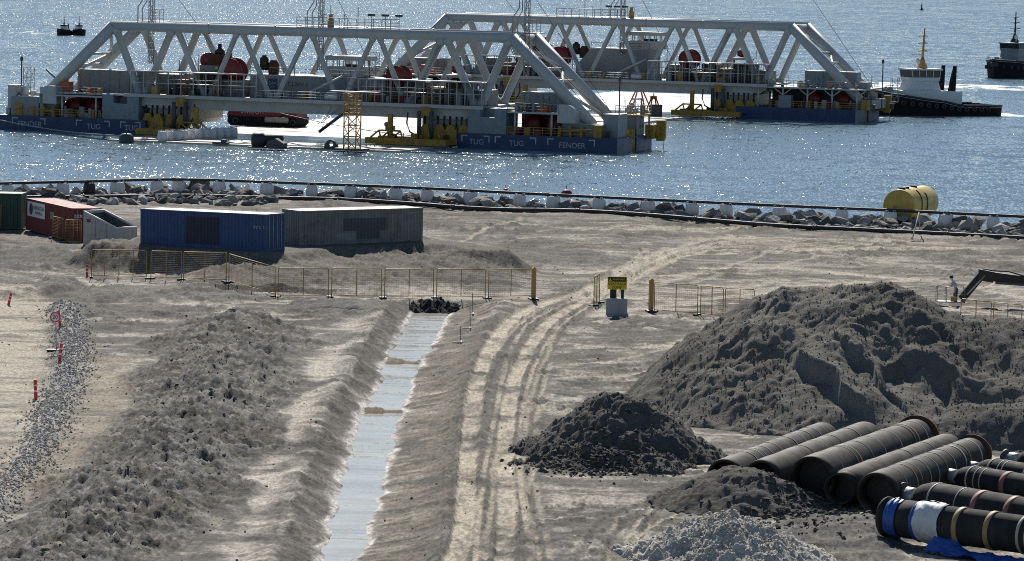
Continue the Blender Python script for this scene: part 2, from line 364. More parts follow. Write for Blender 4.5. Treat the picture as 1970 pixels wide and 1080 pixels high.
_tr = random.Random(77)
def jit(pts, dx, dy): return px([(x + _tr.uniform(-dx, dx), y + _tr.uniform(-dy, dy)) for x, y in pts])
PASS = []
for _ in range(20): PASS.append((jit([(1120, 572), (1200, 530), (1320, 480), (1460, 450 + _tr.uniform(-10, 40)), (1700, 455 + _tr.uniform(0, 60))], 35, 8), _tr.uniform(0.18, 0.42), _tr.choice((1, 1, -1))))
for _ in range(22): y = _tr.uniform(425, 560); x = _tr.uniform(850, 1300); PASS.append((jit([(x, y), (x + 200, y + _tr.uniform(-10, 20)), (x + 450, y + _tr.uniform(-25, 40)), (x + 800, y + _tr.uniform(-10, 50))], 30, 6), _tr.uniform(0.35, 1.2), _tr.choice((1, -1))))
for _ in range(18): y = _tr.uniform(615, 790); PASS.append((jit([(1060, y), (1150, y + _tr.uniform(-15, 15)), (1260, y + _tr.uniform(-30, 20)), (1420, y + _tr.uniform(-50, 10))], 25, 8), _tr.uniform(0.25, 0.8), _tr.choice((1, -1, -1))))
for _ in range(8): y = _tr.uniform(560, 625); PASS.append((jit([(60, y), (250, y + _tr.uniform(-10, 12)), (450, y + _tr.uniform(-10, 15)), (740, y + _tr.uniform(-10, 10))], 30, 6), _tr.uniform(0.4, 1.0), _tr.choice((1, -1, -1))))
for _ in range(7): y = _tr.uniform(455, 520); PASS.append((jit([(-40, y), (60, y + 15), (150, y + _tr.uniform(10, 50)), (200, y + _tr.uniform(30, 80))], 20, 6), _tr.uniform(0.3, 0.7), -1))
_off = [-1.55, -1.05, -0.5, 0.0, 0.35, 0.8, 1.25, 1.7, 2.15]
for k in range(9):
    q = _tr.uniform(-0.15, 0.15); PASS.append((smooth_line([Vector((p.x + _off[k] + q + 0.25 * math.sin(i * 0.55 + k), p.y, 0)) for i, p in enumerate(ROAD)][::2], 1), _tr.uniform(0.10, 0.20), 1 if k % 2 else -1))
for _ in range(8): x = _tr.uniform(1120, 1330); PASS.append((jit([(x, 1090), (x - 20, 1040), (x + 30, 990), (x + 120, 940)], 30, 10), _tr.uniform(0.12, 0.22), _tr.choice((1, -1))))

C_PALE, C_MID, C_DARK, C_TRK, C_ROAD, C_GREY = [np.array(c) for c in
    ((0.45, 0.415, 0.35), (0.205, 0.186, 0.155), (0.085, 0.078, 0.067), (0.47, 0.415, 0.325), (0.115, 0.102, 0.085), (0.125, 0.12, 0.11))]

# the mound the two long containers stand on
MH, ZM = 1.80, 1.66
AB, AG, LB, LG = R(-31), R(37), 11.1, 11.1          # how the blue and the grey container lie
CB = at(270, 471.5, ZM); CG = at(577, 475.5, ZM)
_b1 = CB + Vector((math.cos(AB), math.sin(AB), 0)) * LB; _g1 = CG + Vector((math.cos(AG), math.sin(AG), 0)) * LG
M_TOP = [CB + Vector((-1.6, 1.2, 0)), CB + Vector((0, -0.2, 0)), _b1 + Vector((0.3, -0.4, 0)), CG + Vector((0.4, -0.5, 0)), _g1 + Vector((0.8, -0.3, 0)), _g1 + Vector((3.6, -2.0, 0)), _g1 + Vector((4.4, -6.0, 0))]

def terrain(X, Y, colour=True):
    X = np.asarray(X, float); Y = np.asarray(Y, float)
    und = fbm(X / 9, Y / 9, 3, 3)
    mid = fbm(X / 1.7, Y / 3.4, 4, 21)
    fine = fbm(X / 0.42, Y / 0.6, 3, 41)
    grd = sst(-0.12, 0.22, fbm(X / 6, Y / 13, 3, 11)); rgh = 1 - 0.75 * grd
    z = 0.22 * und + rgh * (0.09 * mid + 0.035 * fine)
    far = sst(285, 330, Y)
    # ruts lying across the ground
    rutn = fbm((X + 0.7 * Y) / 7, (Y - 0.2 * X) / 0.9, 3, 61)
    z = z + rgh * 0.10 * rutn + far * 0.22 * fbm((X + 0.9 * Y) / 9, (Y - 0.3 * X) / 3.2, 4, 65, 0.6)
    # container mound
    d, a, s = poly_dist(X, Y, M_TOP)
    wob = 0.8 * fbm(X / 2.2, Y / 2.2, 4, 71)
    front = np.where(s > 0, d, -d)
    mh = MH - np.maximum(0, d + 0.9 * wob - 1.5) * 0.60
    mh = np.maximum(mh, (1.45 - (d + 1.6 * wob) * 0.092) * sst(-25.0, -19.0, X) * (1 - sst(-4.0, 3.0, X)))
    behind = MH - np.maximum(0, d - 6) * 0.07
    xin = sst(-31.5, -27.5, X) * (1 - sst(-8.0, -1.0, X))
    yb = np.interp(X, [p.x for p in M_TOP], [p.y for p in M_TOP])
    mh = np.where(Y > yb, np.maximum(mh, behind * xin), mh)
    mh = np.clip(mh, 0, MH)
    is_m = sst(0.05, 0.6, mh) * (Y < yb + 3)
    z = z * (1 - 0.6 * sst(0.2, 1.2, mh)) + mh + is_m * (1 - sst(MH - 0.2, MH, mh)) * (0.32 * fbm((X + 0.5 * Y) / 0.8, (Y - X * 0.3) / 3.0, 4, 77) + 0.12 * billow(X / 0.5, Y / 0.6, 3, 79))
    # ditch
    dd, da, ds = poly_dist(X, Y, d_c)
    hw = np.interp(Y, [p.y for p in reversed(d_c)], np.interp([p.y for p in reversed(d_c)], [p.y for p in reversed(d_l)], [(q.x - p.x) / 2 for p, q in zip(reversed(d_l), reversed(d_r))]))
    edge = dd - hw + 0.08 + 0.34 * fbm(da / 2.6, ds * 3.0, 4, 81, 0.55) + 0.07 * fbm(X / 0.5, Y / 1.2, 3, 83)
    wl = np.where(ds < 0, 3.4, 1.7)          # the left bank is the long one
    ribs = fbm(da / 0.8 + 0.8 * fbm(X / 2.5, Y / 2.5, 2, 84), edge / 1.6, 4, 85, 0.62)
    t = np.clip(edge / wl, 0, 1)
    end_far = 1 - sst(d_c[0].y - 0.5, d_c[0].y + 2.0, Y)
    prof = WZ - 0.02 + (0 - WZ) * t ** 0.85
    prof = np.where(edge < 0, WZ - 0.02 + np.maximum(edge * 0.5, -0.4), prof) + 0.11 * ribs * sst(0.05, 0.4, t) * (1 - sst(0.8, 1.0, t))
    k = (1 - sst(0.9, 1.15, edge / wl)) * end_far
    z = z * (1 - k) + prof * k
    z = z + end_far * (0.34 * np.exp(-((edge - wl * 1.08) / 0.9) ** 2) * (edge > -0.5)) * (0.8 + 1.2 * fbm(da / 2.5, ds, 3, 89))
    # little bars across the ditch
    for yy, hgt, wid in ((698, 0.10, 1.3), (793, 0.05, 1.1)):
        c = at(770, yy, WZ)
        bar = np.exp(-((Y - c.y) / wid) ** 2) * (edge < 0.2)
        z = np.maximum(z, np.where(bar > 0.05, WZ - 0.25 + 0.35 * bar + hgt * fbm(X / 0.8, Y / 0.8, 2, 88) + 0.10 * (ds > 0), -9))
    # earth windrow on the left
    bd, ba, bs = poly_dist(X, Y, BERM)
    bw = 5.0 + 1.2 * fbm(ba / 8, 0 * bs, 2, 91) * 2
    bt = np.clip(1 - bd / bw, 0, 1)
    bend = 1 - sst(BERM[0].y - 3, BERM[0].y + 3, Y)
    bh = sst(0, 1, bt) * (1.05 + 0.7 * fbm(ba / 7, 0 * bs, 2, 95)) * bend
    clod = 0.5 + 0.45 * fbm(X / 1.3, Y / 1.6, 5, 97, 0.62) + 0.25 * (billow(X / 0.6, Y / 0.7, 3, 98) - 0.5)
    z = z + bh * (0.75 + 0.45 * (clod - 0.5)) + sst(0.02, 0.3, bt) * bend * (0.36 * (clod - 0.5) + 0.22 * (billow(X / 0.38, Y / 0.55, 3, 99, 0.6) - 0.5))
    # gravel windrow
    gd, ga, gs = poly_dist(X, Y, GRAV)
    gw = 1.35 + 0.6 * fbm(ga / 4, gs * 3, 2, 101)
    gt = sst(0, 1, np.clip(1 - gd / gw, 0, 1)); gend = 1 - sst(GRAV[0].y - 2, GRAV[0].y + 6, Y)
    z = z + 0.35 * gt * gend
    # a low spoil bank by the fence on the left, loose dark heaps
    spoil = np.zeros_like(z)
    for (sx, sy, rx, ry, hh) in ((110, 553, 2.2, 6, 0.5), (200, 565, 3.2, 6, 0.35), (330, 566, 4.2, 6, 0.30), (420, 572, 3.0, 5, 0.22), (250, 600, 5.0, 6, 0.3), (640, 598, 3.2, 7, 0.35),
                                 (520, 700, 2.0, 6, 0.3), (640, 655, 1.4, 5, 0.22), (1060, 500, 5.0, 8, 0.3), (950, 555, 2.4, 5, 0.25), (1150, 870, 1.5, 4, 0.1), (1640, 1030, 3.2, 6, 0.35),
                                 (60, 500, 3, 9, 0.4), (30, 560, 2, 7, 0.4), (960, 500, 3.0, 6, 0.3)):
        c = at(sx, sy); r2 = ((X - c.x) / rx) ** 2 + ((Y - c.y) / ry) ** 2
        spoil = np.maximum(spoil, hh * np.clip(1.2 - r2 + 0.9 * fbm(X / 1.3, Y / 2.0, 3, 111), 0, 1))
    z = z + spoil * (0.6 + 0.9 * clod)
    # wheel tracks and road
    rd, ra, rs = poly_dist(X, Y, ROAD)
    road = 1 - sst(2.3, 3.3, rd + 0.5 * fbm(ra / 3, rs * 2, 2, 121)); road = road * (1 - 0.75 * sst(275, 300, Y))
    trk = np.zeros_like(z)
    for L_, w in ((TRK_L, 0.48), (TRK_R, 0.44)):
        td, ta, ts = poly_dist(X, Y, L_)
        trk = np.maximum(trk, (1 - sst(w * 0.75, w * 1.15, td + 0.12 * fbm(ta / 1.5, ts * 2, 2, 131))) * (1 - 0.5 * sst(280, 320, Y)))
    sub = np.zeros_like(z)
    for i, L_ in enumerate(TRK_S):
        td, ta, ts = poly_dist(X, Y, L_); w = 0.16 if i < 3 or 8 <= i <= 10 else 0.30
        sub = np.maximum(sub, (1 - sst(w * 0.5, w * 1.3, td + 0.12 * fbm(ta / 2, ts * 2, 2, 141 + i))) * (0.75 + 0.5 * fbm(ta / 5, ts, 2, 151 + i)))
    dkt = np.zeros_like(z); plt = np.zeros_like(z)
    for i, (L_, w, tone) in enumerate(PASS):
        reach = max(1.4, w * 2.6); td, ta, ts = poly_dist(X, Y, L_, reach); w_ = np.nonzero(td < w * 2.5)[0]
        if not len(w_): continue
        td, ta, ts = td[w_], ta[w_], ts[w_]
        m_ = (1 - sst(w * 0.5, w * 1.2, td + 0.35 * w * fbm(ta / 0.9, ts * 2 + td, 2, 500 + i))) * np.clip(0.95 + 1.6 * fbm(ta / 8, ts * 0 + i, 2, 560 + i), 0, 1) * np.clip(0.85 + 0.8 * fbm(ta / 0.35, ts + td * 2, 2, 640 + i), 0.2, 1)
        lip = np.exp(-((td - w * 1.5) / (w * 0.5)) ** 2) * np.clip(0.5 + fbm(ta / 3, ts, 2, 600 + i), 0, 1) * (m_ < 0.5)
        if tone > 0: plt[w_] = np.maximum(plt[w_], m_)
        else: dkt[w_] = np.maximum(dkt[w_], m_)
        z[w_] += -0.06 * m_ + (0.05 + 0.06 * min(1, w)) * lip
    churn = sst(0.02, 0.26, fbm(X / 0.6, Y / (1.3 + 1.2 * far), 5, 171, 0.62)) * sst(-0.02, 0.30, fbm(X / 3.5, Y / 6, 3, 181)) * (1 - trk) * rgh
    z = z + (0.12 + 0.06 * far) * churn
    z = z * (1 - 0.6 * trk) - 0.07 * trk * (0.7 + 0.6 * fbm(X / 0.4, Y / 0.5, 2, 191)) - 0.05 * sub
    z = z + road * (1 - trk) * 0.05 * billow(X / 0.5, Y / 1.4, 2, 155)
    # shore: a low bund, then down into the sea
    yl, yu = y_low(X), y_upp(X)
    sh = sst(0, 1, (Y - yl - 1.0) / np.maximum(yu - yl - 1.0, 1.5))
    z = z * (1 - sh) + 0.25 * sh
    z = np.where(Y > yu + 1.5, np.maximum(0.25 - (Y - yu - 1.5) * 0.55, -6), z)
    z = np.where(Y < 120, -0.3, z)
    if not colour: return z
    # ---- soil colours (dry crust, damp sand, dug soil, wheel tracks; shade put into the mound face)
    def mix(c, c2, f): return c * (1 - f[:, None]) + c2 * f[:, None]
    pat = fbm(X / 6, Y / 9, 4, 201); pat2 = fbm((X + 0.4 * Y) / 2.2, (Y - 0.1 * X) / 1.0, 4, 211); sp = fbm(X / 0.5, Y / 1.3, 4, 221, 0.6)
    f = 0.30 + 0.22 * grd + 0.70 * pat + rgh * (0.80 * pat2 + 0.50 * sp)
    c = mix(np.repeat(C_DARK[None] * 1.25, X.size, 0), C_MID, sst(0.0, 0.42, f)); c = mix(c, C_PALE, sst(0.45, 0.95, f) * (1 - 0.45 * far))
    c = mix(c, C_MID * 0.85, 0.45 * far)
    c = mix(c, C_DARK * 1.1, 0.85 * churn)
    damp = fbm((X + 0.5 * Y) / 4.5, (Y - 0.15 * X) / (1.5 + 1.5 * far), 5, 231, 0.6); c = mix(c, C_DARK * 1.15, 0.8 * sst(0.10, 0.20, damp)); c = mix(c, C_PALE * 1.0, 0.75 * sst(0.14, 0.24, -damp + 0.15 * sp) * (1 - 0.6 * far))
    c = mix(c, C_DARK * 1.2, 0.55 * sst(0.16, 0.30, fbm(X / 0.9, Y / 2.4, 4, 241, 0.65)) * rgh)
    # trodden flat strip right of the ditch, dry and pale
    st = np.exp(-((dd * ds - hw - 3.1) / 0.75) ** 2) * (ds > 0) * end_far
    c = mix(c, C_PALE * 1.0, np.clip(st * (0.75 + 0.8 * pat2), 0, 1))
    c = mix(c, C_ROAD * np.array([1, 1, 1]), np.clip(road * (0.85 + 0.7 * sp), 0, 1))
    c = mix(c, C_DARK * 1.25, np.clip(0.85 * dkt, 0, 1)); c = mix(c, C_TRK * 0.97, np.clip(0.95 * plt, 0, 1)); c = mix(c, C_TRK * 0.90, np.clip(0.85 * sub, 0, 1))
    c = mix(c, C_TRK * (1.0), np.clip(trk * (0.95 + 0.5 * pat2), 0, 1)); c = mix(c, C_ROAD * 1.25, trk * sst(0.10, 0.35, fbm(X / 0.5, Y / 2.5, 3, 197)) * 0.6)
    c = mix(c, C_MID * 0.60, np.clip(is_m * 0.9, 0, 1))  # mound's darker brown, with the shade on its face put into it
    bank = sst(0.02, 0.1, t) * (1 - sst(0.85, 1.0, t)) * end_far
    c = mix(c, np.array([0.19, 0.163, 0.124]), np.where(ds < 0, 0.75, 0.4) * bank * np.clip(0.9 + 1.2 * ribs, 0, 1))
    c = mix(c, C_DARK * 1.15, (ds > 0) * bank * np.clip(0.75 + 1.0 * sp, 0, 1)); c = mix(c, C_DARK * 1.2, (ds < 0) * bank * sst(0.12, 0.4, ribs))
    crust = np.exp(-((edge - 0.13) / (0.10 + 0.22 * np.clip(0.5 + 1.5 * fbm(da / 3, ds * 5, 3, 87), 0, 1))) ** 2) * end_far
    c = mix(c, np.array([0.62, 0.58, 0.53]), np.clip(crust * (0.9 + 1.5 * sp), 0, 1))
    c = mix(c, np.array([0.20, 0.165, 0.115]), (edge < -0.02) * 1.0)
    bk = np.clip(sst(0.0, 0.16, bt + 0.25 * mid) * bend, 0, 1); c = mix(c, C_GREY * 0.72, bk * 0.95); c = mix(c, C_DARK * 0.95, bk * sst(0.02, 0.22, sp + 0.5 * mid) * 0.8); c = mix(c, C_GREY * 1.6, bk * sst(0.06, 0.28, -sp - 0.4 * mid) * 0.75)
    c = mix(c, C_PALE * 0.8, np.clip(sst(0.22, 0.45, pat2) * sst(0.03, 0.3, bt) * bend, 0, 0.35))
    c = mix(c, C_GREY * 0.9, sst(0.02, 0.12, spoil) * 0.8)
    c = mix(c, np.array([0.36, 0.35, 0.32]), gt * gend)
    lr, la, ls = poly_dist(X, Y, LROAD); c = mix(c, C_TRK * 0.95, (1 - sst(1.3, 2.6, lr)) * np.clip(0.6 + pat2, 0, 0.9))
    bare = np.exp(-(poly_dist(X, Y, px([(210, 690), (190, 800), (120, 880), (30, 960)]))[0] / 1.3) ** 2); c = mix(c, np.array([0.29, 0.25, 0.19]), np.clip(bare * (0.8 + pat2), 0, 0.85))
    c = mix(c, C_GREY * 1.2, sst(0, 0.4, sh) * 0.8)
    return z, np.clip(c, 0.02, 0.9)


# ------------------------------------------------------------------ ground sheet (finer where the photograph looks)
cols = np.concatenate([-np.geomspace(3.0, 0.155, 22), np.linspace(-0.15, 0.15, 860), np.geomspace(0.155, 3.0, 22)])
rows = np.concatenate([np.linspace(-80, 140, 12), np.exp(np.linspace(math.log(150), math.log(408), 700)), np.array([412, 420, 440.0])])
GY, GC = np.meshgrid(rows, cols, indexing='ij')
GX = GC * np.maximum(GY, 150.0)
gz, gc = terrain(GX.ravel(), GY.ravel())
nr, nc = GY.shape
GZ = gz.reshape(nr, nc)
def zgv(X, Y):
    """ground height read back from the sheet"""
    X = np.asarray(X, float); Y = np.asarray(Y, float)
    r = np.clip(np.searchsorted(rows, Y) - 1, 0, nr - 2); u = X / np.maximum(Y, 150.0); c = np.clip(np.searchsorted(cols, u) - 1, 0, nc - 2)
    a = (Y - rows[r]) / (rows[r + 1] - rows[r]); t = (u - cols[c]) / (cols[c + 1] - cols[c])
    return (GZ[r, c] * (1 - t) + GZ[r, c + 1] * t) * (1 - a) + (GZ[r + 1, c] * (1 - t) + GZ[r + 1, c + 1] * t) * a
def zg(x, y): return float(zgv(np.array([x]), np.array([y]))[0])
def grid_mesh(name, X, Y, Z, C, nr, nc, mat, keep=None):
    me = bpy.data.meshes.new(name); n = nr * nc
    me.vertices.add(n); co = np.empty((n, 3), np.float32); co[:, 0] = X.ravel(); co[:, 1] = Y.ravel(); co[:, 2] = Z.ravel(); me.vertices.foreach_set('co', co.ravel())
    i = np.arange(n).reshape(nr, nc); q = np.stack([i[:-1, :-1], i[:-1, 1:], i[1:, 1:], i[1:, :-1]], -1).reshape(-1, 4)
    if keep is not None: q = q[keep]
    m = len(q); me.loops.add(m * 4); me.loops.foreach_set('vertex_index', q.ravel().astype(np.int32))
    me.polygons.add(m); me.polygons.foreach_set('loop_start', np.arange(0, m * 4, 4, dtype=np.int32)); me.polygons.foreach_set('loop_total', np.full(m, 4, np.int32))
    me.polygons.foreach_set('use_smooth', np.ones(m, bool)); me.update(calc_edges=True)
    if C is not None:
        a = me.color_attributes.new('soil', 'FLOAT_COLOR', 'POINT'); rgba = np.ones((n, 4), np.float32); rgba[:, :3] = C; a.data.foreach_set('color', rgba.ravel())
    me.materials.append(M[mat]); return me
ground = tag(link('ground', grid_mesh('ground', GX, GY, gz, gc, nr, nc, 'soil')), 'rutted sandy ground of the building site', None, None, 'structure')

sea = MB().add([(-20000, 350, -3), (20000, 350, -3), (20000, 30000, -3), (-20000, 30000, -3)], [(0, 1, 2, 3)]).build('sea', 'sea_water')
tag(sea, 'open blue sea glittering in the sun', None, None, 'structure')
# water lying in the ditch
_w = []
for p, q in zip(smooth_line(d_l, 2), smooth_line(d_r, 2)):
    e = (q - p) * 0.30; _w.append((p - e, q + e))
mb = MB(); vs = []
for p, q in _w: vs += [(p.x, p.y, WZ), (q.x, q.y, WZ)]
mb.add(vs, [(2 * i, 2 * i + 2, 2 * i + 3, 2 * i + 1) for i in range(len(_w) - 1)])
tag(mb.build('ditch_water', 'ditch_water_surface'), 'pale still water standing in the drainage ditch', None, None, 'structure')

# ------------------------------------------------------------------ heaps of sand and gravel
def heap(name, label, x0, x1, y0, y1, res, fn, cfn, group=None):
    nx, ny = int((x1 - x0) / res) + 1, int((y1 - y0) / (res * 1.25)) + 1
    Y, X = np.meshgrid(np.linspace(y0, y1, ny), np.linspace(x0, x1, nx), indexing='ij')
    h = fn(X.ravel(), Y.ravel()); base = zgv(X.ravel(), Y.ravel())
    z = np.maximum(base + h, base - 0.25); z = np.where(h < 0, base - 0.12 + np.maximum(h, -0.5), z)
    keep = (h > -0.25).reshape(ny, nx); kq = (keep[:-1, :-1] | keep[:-1, 1:] | keep[1:, 1:] | keep[1:, :-1]).ravel()
    me = grid_mesh(name, X, Y, z, cfn(X.ravel(), Y.ravel(), h), ny, nx, 'heap_soil', kq)
    o = link(name, me); return tag(o, label, 'heap', group)
def ridge(X, Y, pts, slope):
    """height of soil at rest below a crest line of (x, y, z)"""
    h = np.full(X.shape, -9.0)
    for a, b in zip(pts[:-1], pts[1:]):
        dx, dy = b[0] - a[0], b[1] - a[1]; L2 = dx * dx + dy * dy + 1e-6
        t = np.clip(((X - a[0]) * dx + (Y - a[1]) * dy) / L2, 0, 1)
        d = np.hypot(X - a[0] - t * dx, Y - a[1] - t * dy)
        h = np.maximum(h, a[2] + (b[2] - a[2]) * t - slope * (np.sqrt(d * d + 0.5) - 0.7))
    return h
def big_bite(X, Y):
    """where an excavator has dug into the front: cut mask and depth"""
    # a slumped wedge: its left side is a bare cliff running down to the front, and a shallow scoop right of it
    x0, y0, x1, y1 = 14.3, 217.0, 18.6, 207.5; L = math.hypot(x1 - x0, y1 - y0); ux, uy = (x1 - x0) / L, (y1 - y0) / L
    t = ((X - x0) * ux + (Y - y0) * uy) / L; s = (X - x0) * (-uy) + (Y - y0) * ux + 0.5 * vn(t * 6, t * 0, 313) + 0.25 * vn(X / 0.5, Y / 0.7, 315)
    win = sst(0.02, 0.25, t) * (1 - sst(0.75, 1.0, t))
    cut = -1.05 * win * sst(-0.08, 0.08, s) * np.exp(-np.maximum(s, 0) / 1.7) - 0.5 * win * sst(2.0, 2.15, s) * np.exp(-np.maximum(s - 2, 0) / 1.2)
    bite = win * np.clip(np.exp(-((s + 0.05) / 0.55) ** 2) + 0.6 * np.exp(-((s - 2.0) / 0.4) ** 2), 0, 1)
    u = (X - 20.8) / 2.0; v = (Y - 211.5) / 3.4; ins = 1 - sst(0.80, 1.0, np.hypot(u, v) + 0.2 * vn(X / 0.9, Y / 1.3, 317))
    cut = cut + ins * 0.7 * np.clip((v + 1.0) / 1.5, 0, 1); bite = np.maximum(bite, 0.3 * ins)
    return bite, cut
def big_fn(X, Y):
    Xw = X + 0.9 * fbm(X / 3, Y / 3, 3, 301); Yw = Y + 0.9 * fbm(X / 3, Y / 3, 3, 311)
    sx, sy = 1.2, 0.74
    h = ridge(Xw * sx, Yw * sy, [(x * sx, y * sy, z) for x, y, z in ((10.6, 224, 2.4), (12.6, 223.5, 4.7), (14.6, 223, 6.2), (18.0, 222, 6.45), (21.3, 221, 6.35), (23.3, 220, 5.5), (27, 218, 4.8), (34, 217, 4.4))], 0.64)
    h = np.maximum(h, ridge(Xw, Yw, [(24.0, 209, 2.0), (28, 208, 2.3), (34, 207, 2.2)], 0.5))
    bite, cut = big_bite(X, Y); h = h - cut
    lump = billow(X / 0.7, Y / 0.8, 4, 321, 0.6); gully = fbm((X + 0.25 * Y) / 1.0, Y / 4.0, 4, 331, 0.6); big = fbm(X / 2.4, Y / 2.4, 4, 336, 0.55)
    q = (1 - 0.55 * bite) * (1 - 0.7 * sst(-0.05, 0.22, fbm(X / 3.2, Y / 4.5, 3, 345))); rdg = 0.5 - np.abs(vn(X / 3.0 + 0.3 * Y, Y / 6.0, 347)) * 2
    return h + (1 - 0.5 * bite) * (0.38 * big + 0.45 * rdg) + q * 0.20 * (lump - 0.55) + q * 0.28 * gully + q * 0.10 * fbm(X / 0.28, Y / 0.28, 2, 341)
def soil_c(base, pale, seed):
    base = np.array(base); pale = np.array(pale)
    def f(X, Y, h):
        a = np.clip(0.35 + 0.9 * fbm(X / 2.5, Y / 2.5, 3, seed) + 0.5 * fbm(X / 0.4, Y / 0.4, 2, seed + 9), 0, 1)
        return base[None] * (1 - a[:, None]) + pale[None] * a[:, None]
    return f
_bc = soil_c((0.125, 0.117, 0.100), (0.215, 0.198, 0.168), 351)
def big_c(X, Y, h):
    c = _bc(X, Y, h); m = big_bite(X, Y)[0][:, None] * 0.75; return c * (1 - m) + np.array([0.25, 0.24, 0.215])[None] * m
heap('sand_heap', 'biggest dark grey sand heap, dug away at the front, behind the dusty pipes', 5, 38, 199, 240, 0.11, big_fn, big_c, 'heaps of soil beside the pipes')
def dark_fn(X, Y):
    Xw = X + 0.5 * fbm(X / 1.5, Y / 1.5, 3, 401); Yw = Y + 0.5 * fbm(X / 1.5, Y / 1.5, 3, 411)
    h = ridge(Xw, Yw, [(4.9, 200.5, 2.75), (5.7, 200.2, 2.9)], 0.70); h = np.maximum(h, ridge(Xw, Yw, [(3.4, 196.5, 0.7), (6.2, 195.0, 0.6)], 0.35))
    return h + 0.20 * (billow(X / 0.55, Y / 0.6, 4, 421, 0.6) - 0.55) + 0.35 * fbm(X / 1.2, Y / 1.2, 4, 426, 0.6) + 0.08 * fbm(X / 0.22, Y / 0.22, 2, 431)
heap('soil_heap', 'near black lumpy soil heap right of the wheel tracks', -1.5, 13, 189, 208, 0.075, dark_fn, soil_c((0.095, 0.089, 0.080), (0.165, 0.154, 0.135), 441), 'heaps of soil beside the pipes')
def cone_fn(X, Y):
    Xw = X + 0.25 * fbm(X / 1.2, Y / 1.2, 3, 501)
    h = ridge(Xw, Y, [(10.0, 183.6, 1.62), (10.6, 183.2, 1.66)], 0.52)
    return h + 0.16 * (billow(X / 0.8, Y / 0.8, 3, 511) - 0.5) + 0.05 * fbm(X / 0.2, Y / 0.2, 2, 521)
heap('sand_heap', 'small smooth cone of dark sand in front of the open pipe ends', 5, 16.5, 176, 191, 0.07, cone_fn, soil_c((0.10, 0.094, 0.082), (0.155, 0.143, 0.125), 531), 'heaps of soil beside the pipes')
def pale_fn(X, Y):
    h = ridge(X + 0.3 * fbm(X, Y, 2, 601), Y, [(8.4, 167.6, 1.45), (9.4, 167.2, 1.5)], 0.50)
    return h + 0.28 * (billow(X / 0.55, Y / 0.55, 3, 611) - 0.5) + 0.12 * billow(X / 0.2, Y / 0.2, 2, 621)
heap('gravel_heap', 'pale grey gravel heap at the bottom edge of the picture', 4, 14.5, 160, 174, 0.06, pale_fn, soil_c((0.46, 0.43, 0.375), (0.62, 0.58, 0.51), 631), 'heaps of soil beside the pipes')

# ------------------------------------------------------------------ loose stones and clods (uncountable)
def stone_mesh(seed, npt=11, flat=0.75):
    rnd = random.Random(seed); bm = bmesh.new()
    for _ in range(npt):
        v = Vector((rnd.gauss(0, 1), rnd.gauss(0, 1), rnd.gauss(0, 1))).normalized() * rnd.uniform(0.8, 1.0)
        bm.verts.new((v.x * 1.15, v.y * 0.9, v.z * flat))
    r = bmesh.ops.convex_hull(bm, input=bm.verts); bmesh.ops.delete(bm, geom=list({g for g in r['geom_interior'] if isinstance(g, bmesh.types.BMVert)}), context='VERTS')
    bmesh.ops.triangulate(bm, faces=bm.faces); bm.normal_update()
    V = np.array([v.co[:] for v in bm.verts]); bm.verts.index_update(); F = np.array([[v.index for v in f.verts] for f in bm.faces]); bm.free()
    return V, F
SMALL = [stone_mesh(900 + i, 7, 0.7) for i in range(6)]
def scatter(name, label, XY, size, mat, seed, heights=None, sink=0.2):
    rs = np.random.RandomState(seed); allv = []; allf = []; b = 0
    zz = heights(XY[:, 0], XY[:, 1]) if heights else zgv(XY[:, 0], XY[:, 1])
    for i in range(len(XY)):
        V, F = SMALL[rs.randint(6)]; a = rs.rand() * 6.28; s = size * (0.5 + rs.rand() ** 2 * 1.6); ca, sa = math.cos(a), math.sin(a)
        W = np.empty_like(V); W[:, 0] = (V[:, 0] * ca - V[:, 1] * sa) * s + XY[i, 0]; W[:, 1] = (V[:, 0] * sa + V[:, 1] * ca) * s + XY[i, 1]
        W[:, 2] = V[:, 2] * s * rs.uniform(0.7, 1.2) + zz[i] + s * (0.5 - sink)
        allv.append(W); allf.append(F + b); b += len(V)
    V = np.concatenate(allv); F = np.concatenate(allf)
    me = bpy.data.meshes.new(name); me.from_pydata(V.tolist(), [], F.tolist()); me.materials.append(M[mat])
    return tag(link(name, me), label, None, None, 'stuff')
rs = np.random.RandomState(5)
def along(P, n, spread, ylim=(150, 410)):
    P = [p for p in P]; k = rs.randint(0, len(P) - 1, n); t = rs.rand(n)
    L = np.array([(P[i + 1] - P[i]).length for i in range(len(P) - 1)]); k = rs.choice(len(P) - 1, n, p=L / L.sum())
    A = np.array([[P[i].x, P[i].y] for i in k]); B = np.array([[P[i + 1].x, P[i + 1].y] for i in k])
    return A + (B - A) * t[:, None] + rs.randn(n, 2) * np.array(spread)
scatter('gravel', 'loose grey stones in a windrow beside the red marker posts', along(GRAV, 9000, (0.62, 0.9)), 0.058, 'gravel_grey', 1)
scatter('clods', 'dry clods on the long earth windrow', along(BERM, 1500, (1.9, 1.5)), 0.038, 'clod_sand', 2)
scatter('dark_clods', 'dark lumps on the long earth windrow', along(BERM, 160, (1.7, 1.5)), 0.12, 'clod_mid', 3)
def around(x, y, rx, ry, n): return np.stack([x + rs.randn(n) * rx, y + rs.randn(n) * ry], 1)
scatter('rubble', 'broken dark rubble at the foot of the black soil heap', np.concatenate([around(4.2, 194.6, 1.6, 1.6, 900), around(13.6, 181.5, 1.3, 2.0, 500), around(12.0, 177.5, 2.0, 3.0, 300)]), 0.10, 'clod_dark', 4,
        lambda X, Y: zgv(X, Y) + np.maximum(np.maximum(dark_fn(X, Y), cone_fn(X, Y)), 0))
def on_big(X, Y): return zgv(X, Y) + big_fn(X, Y)
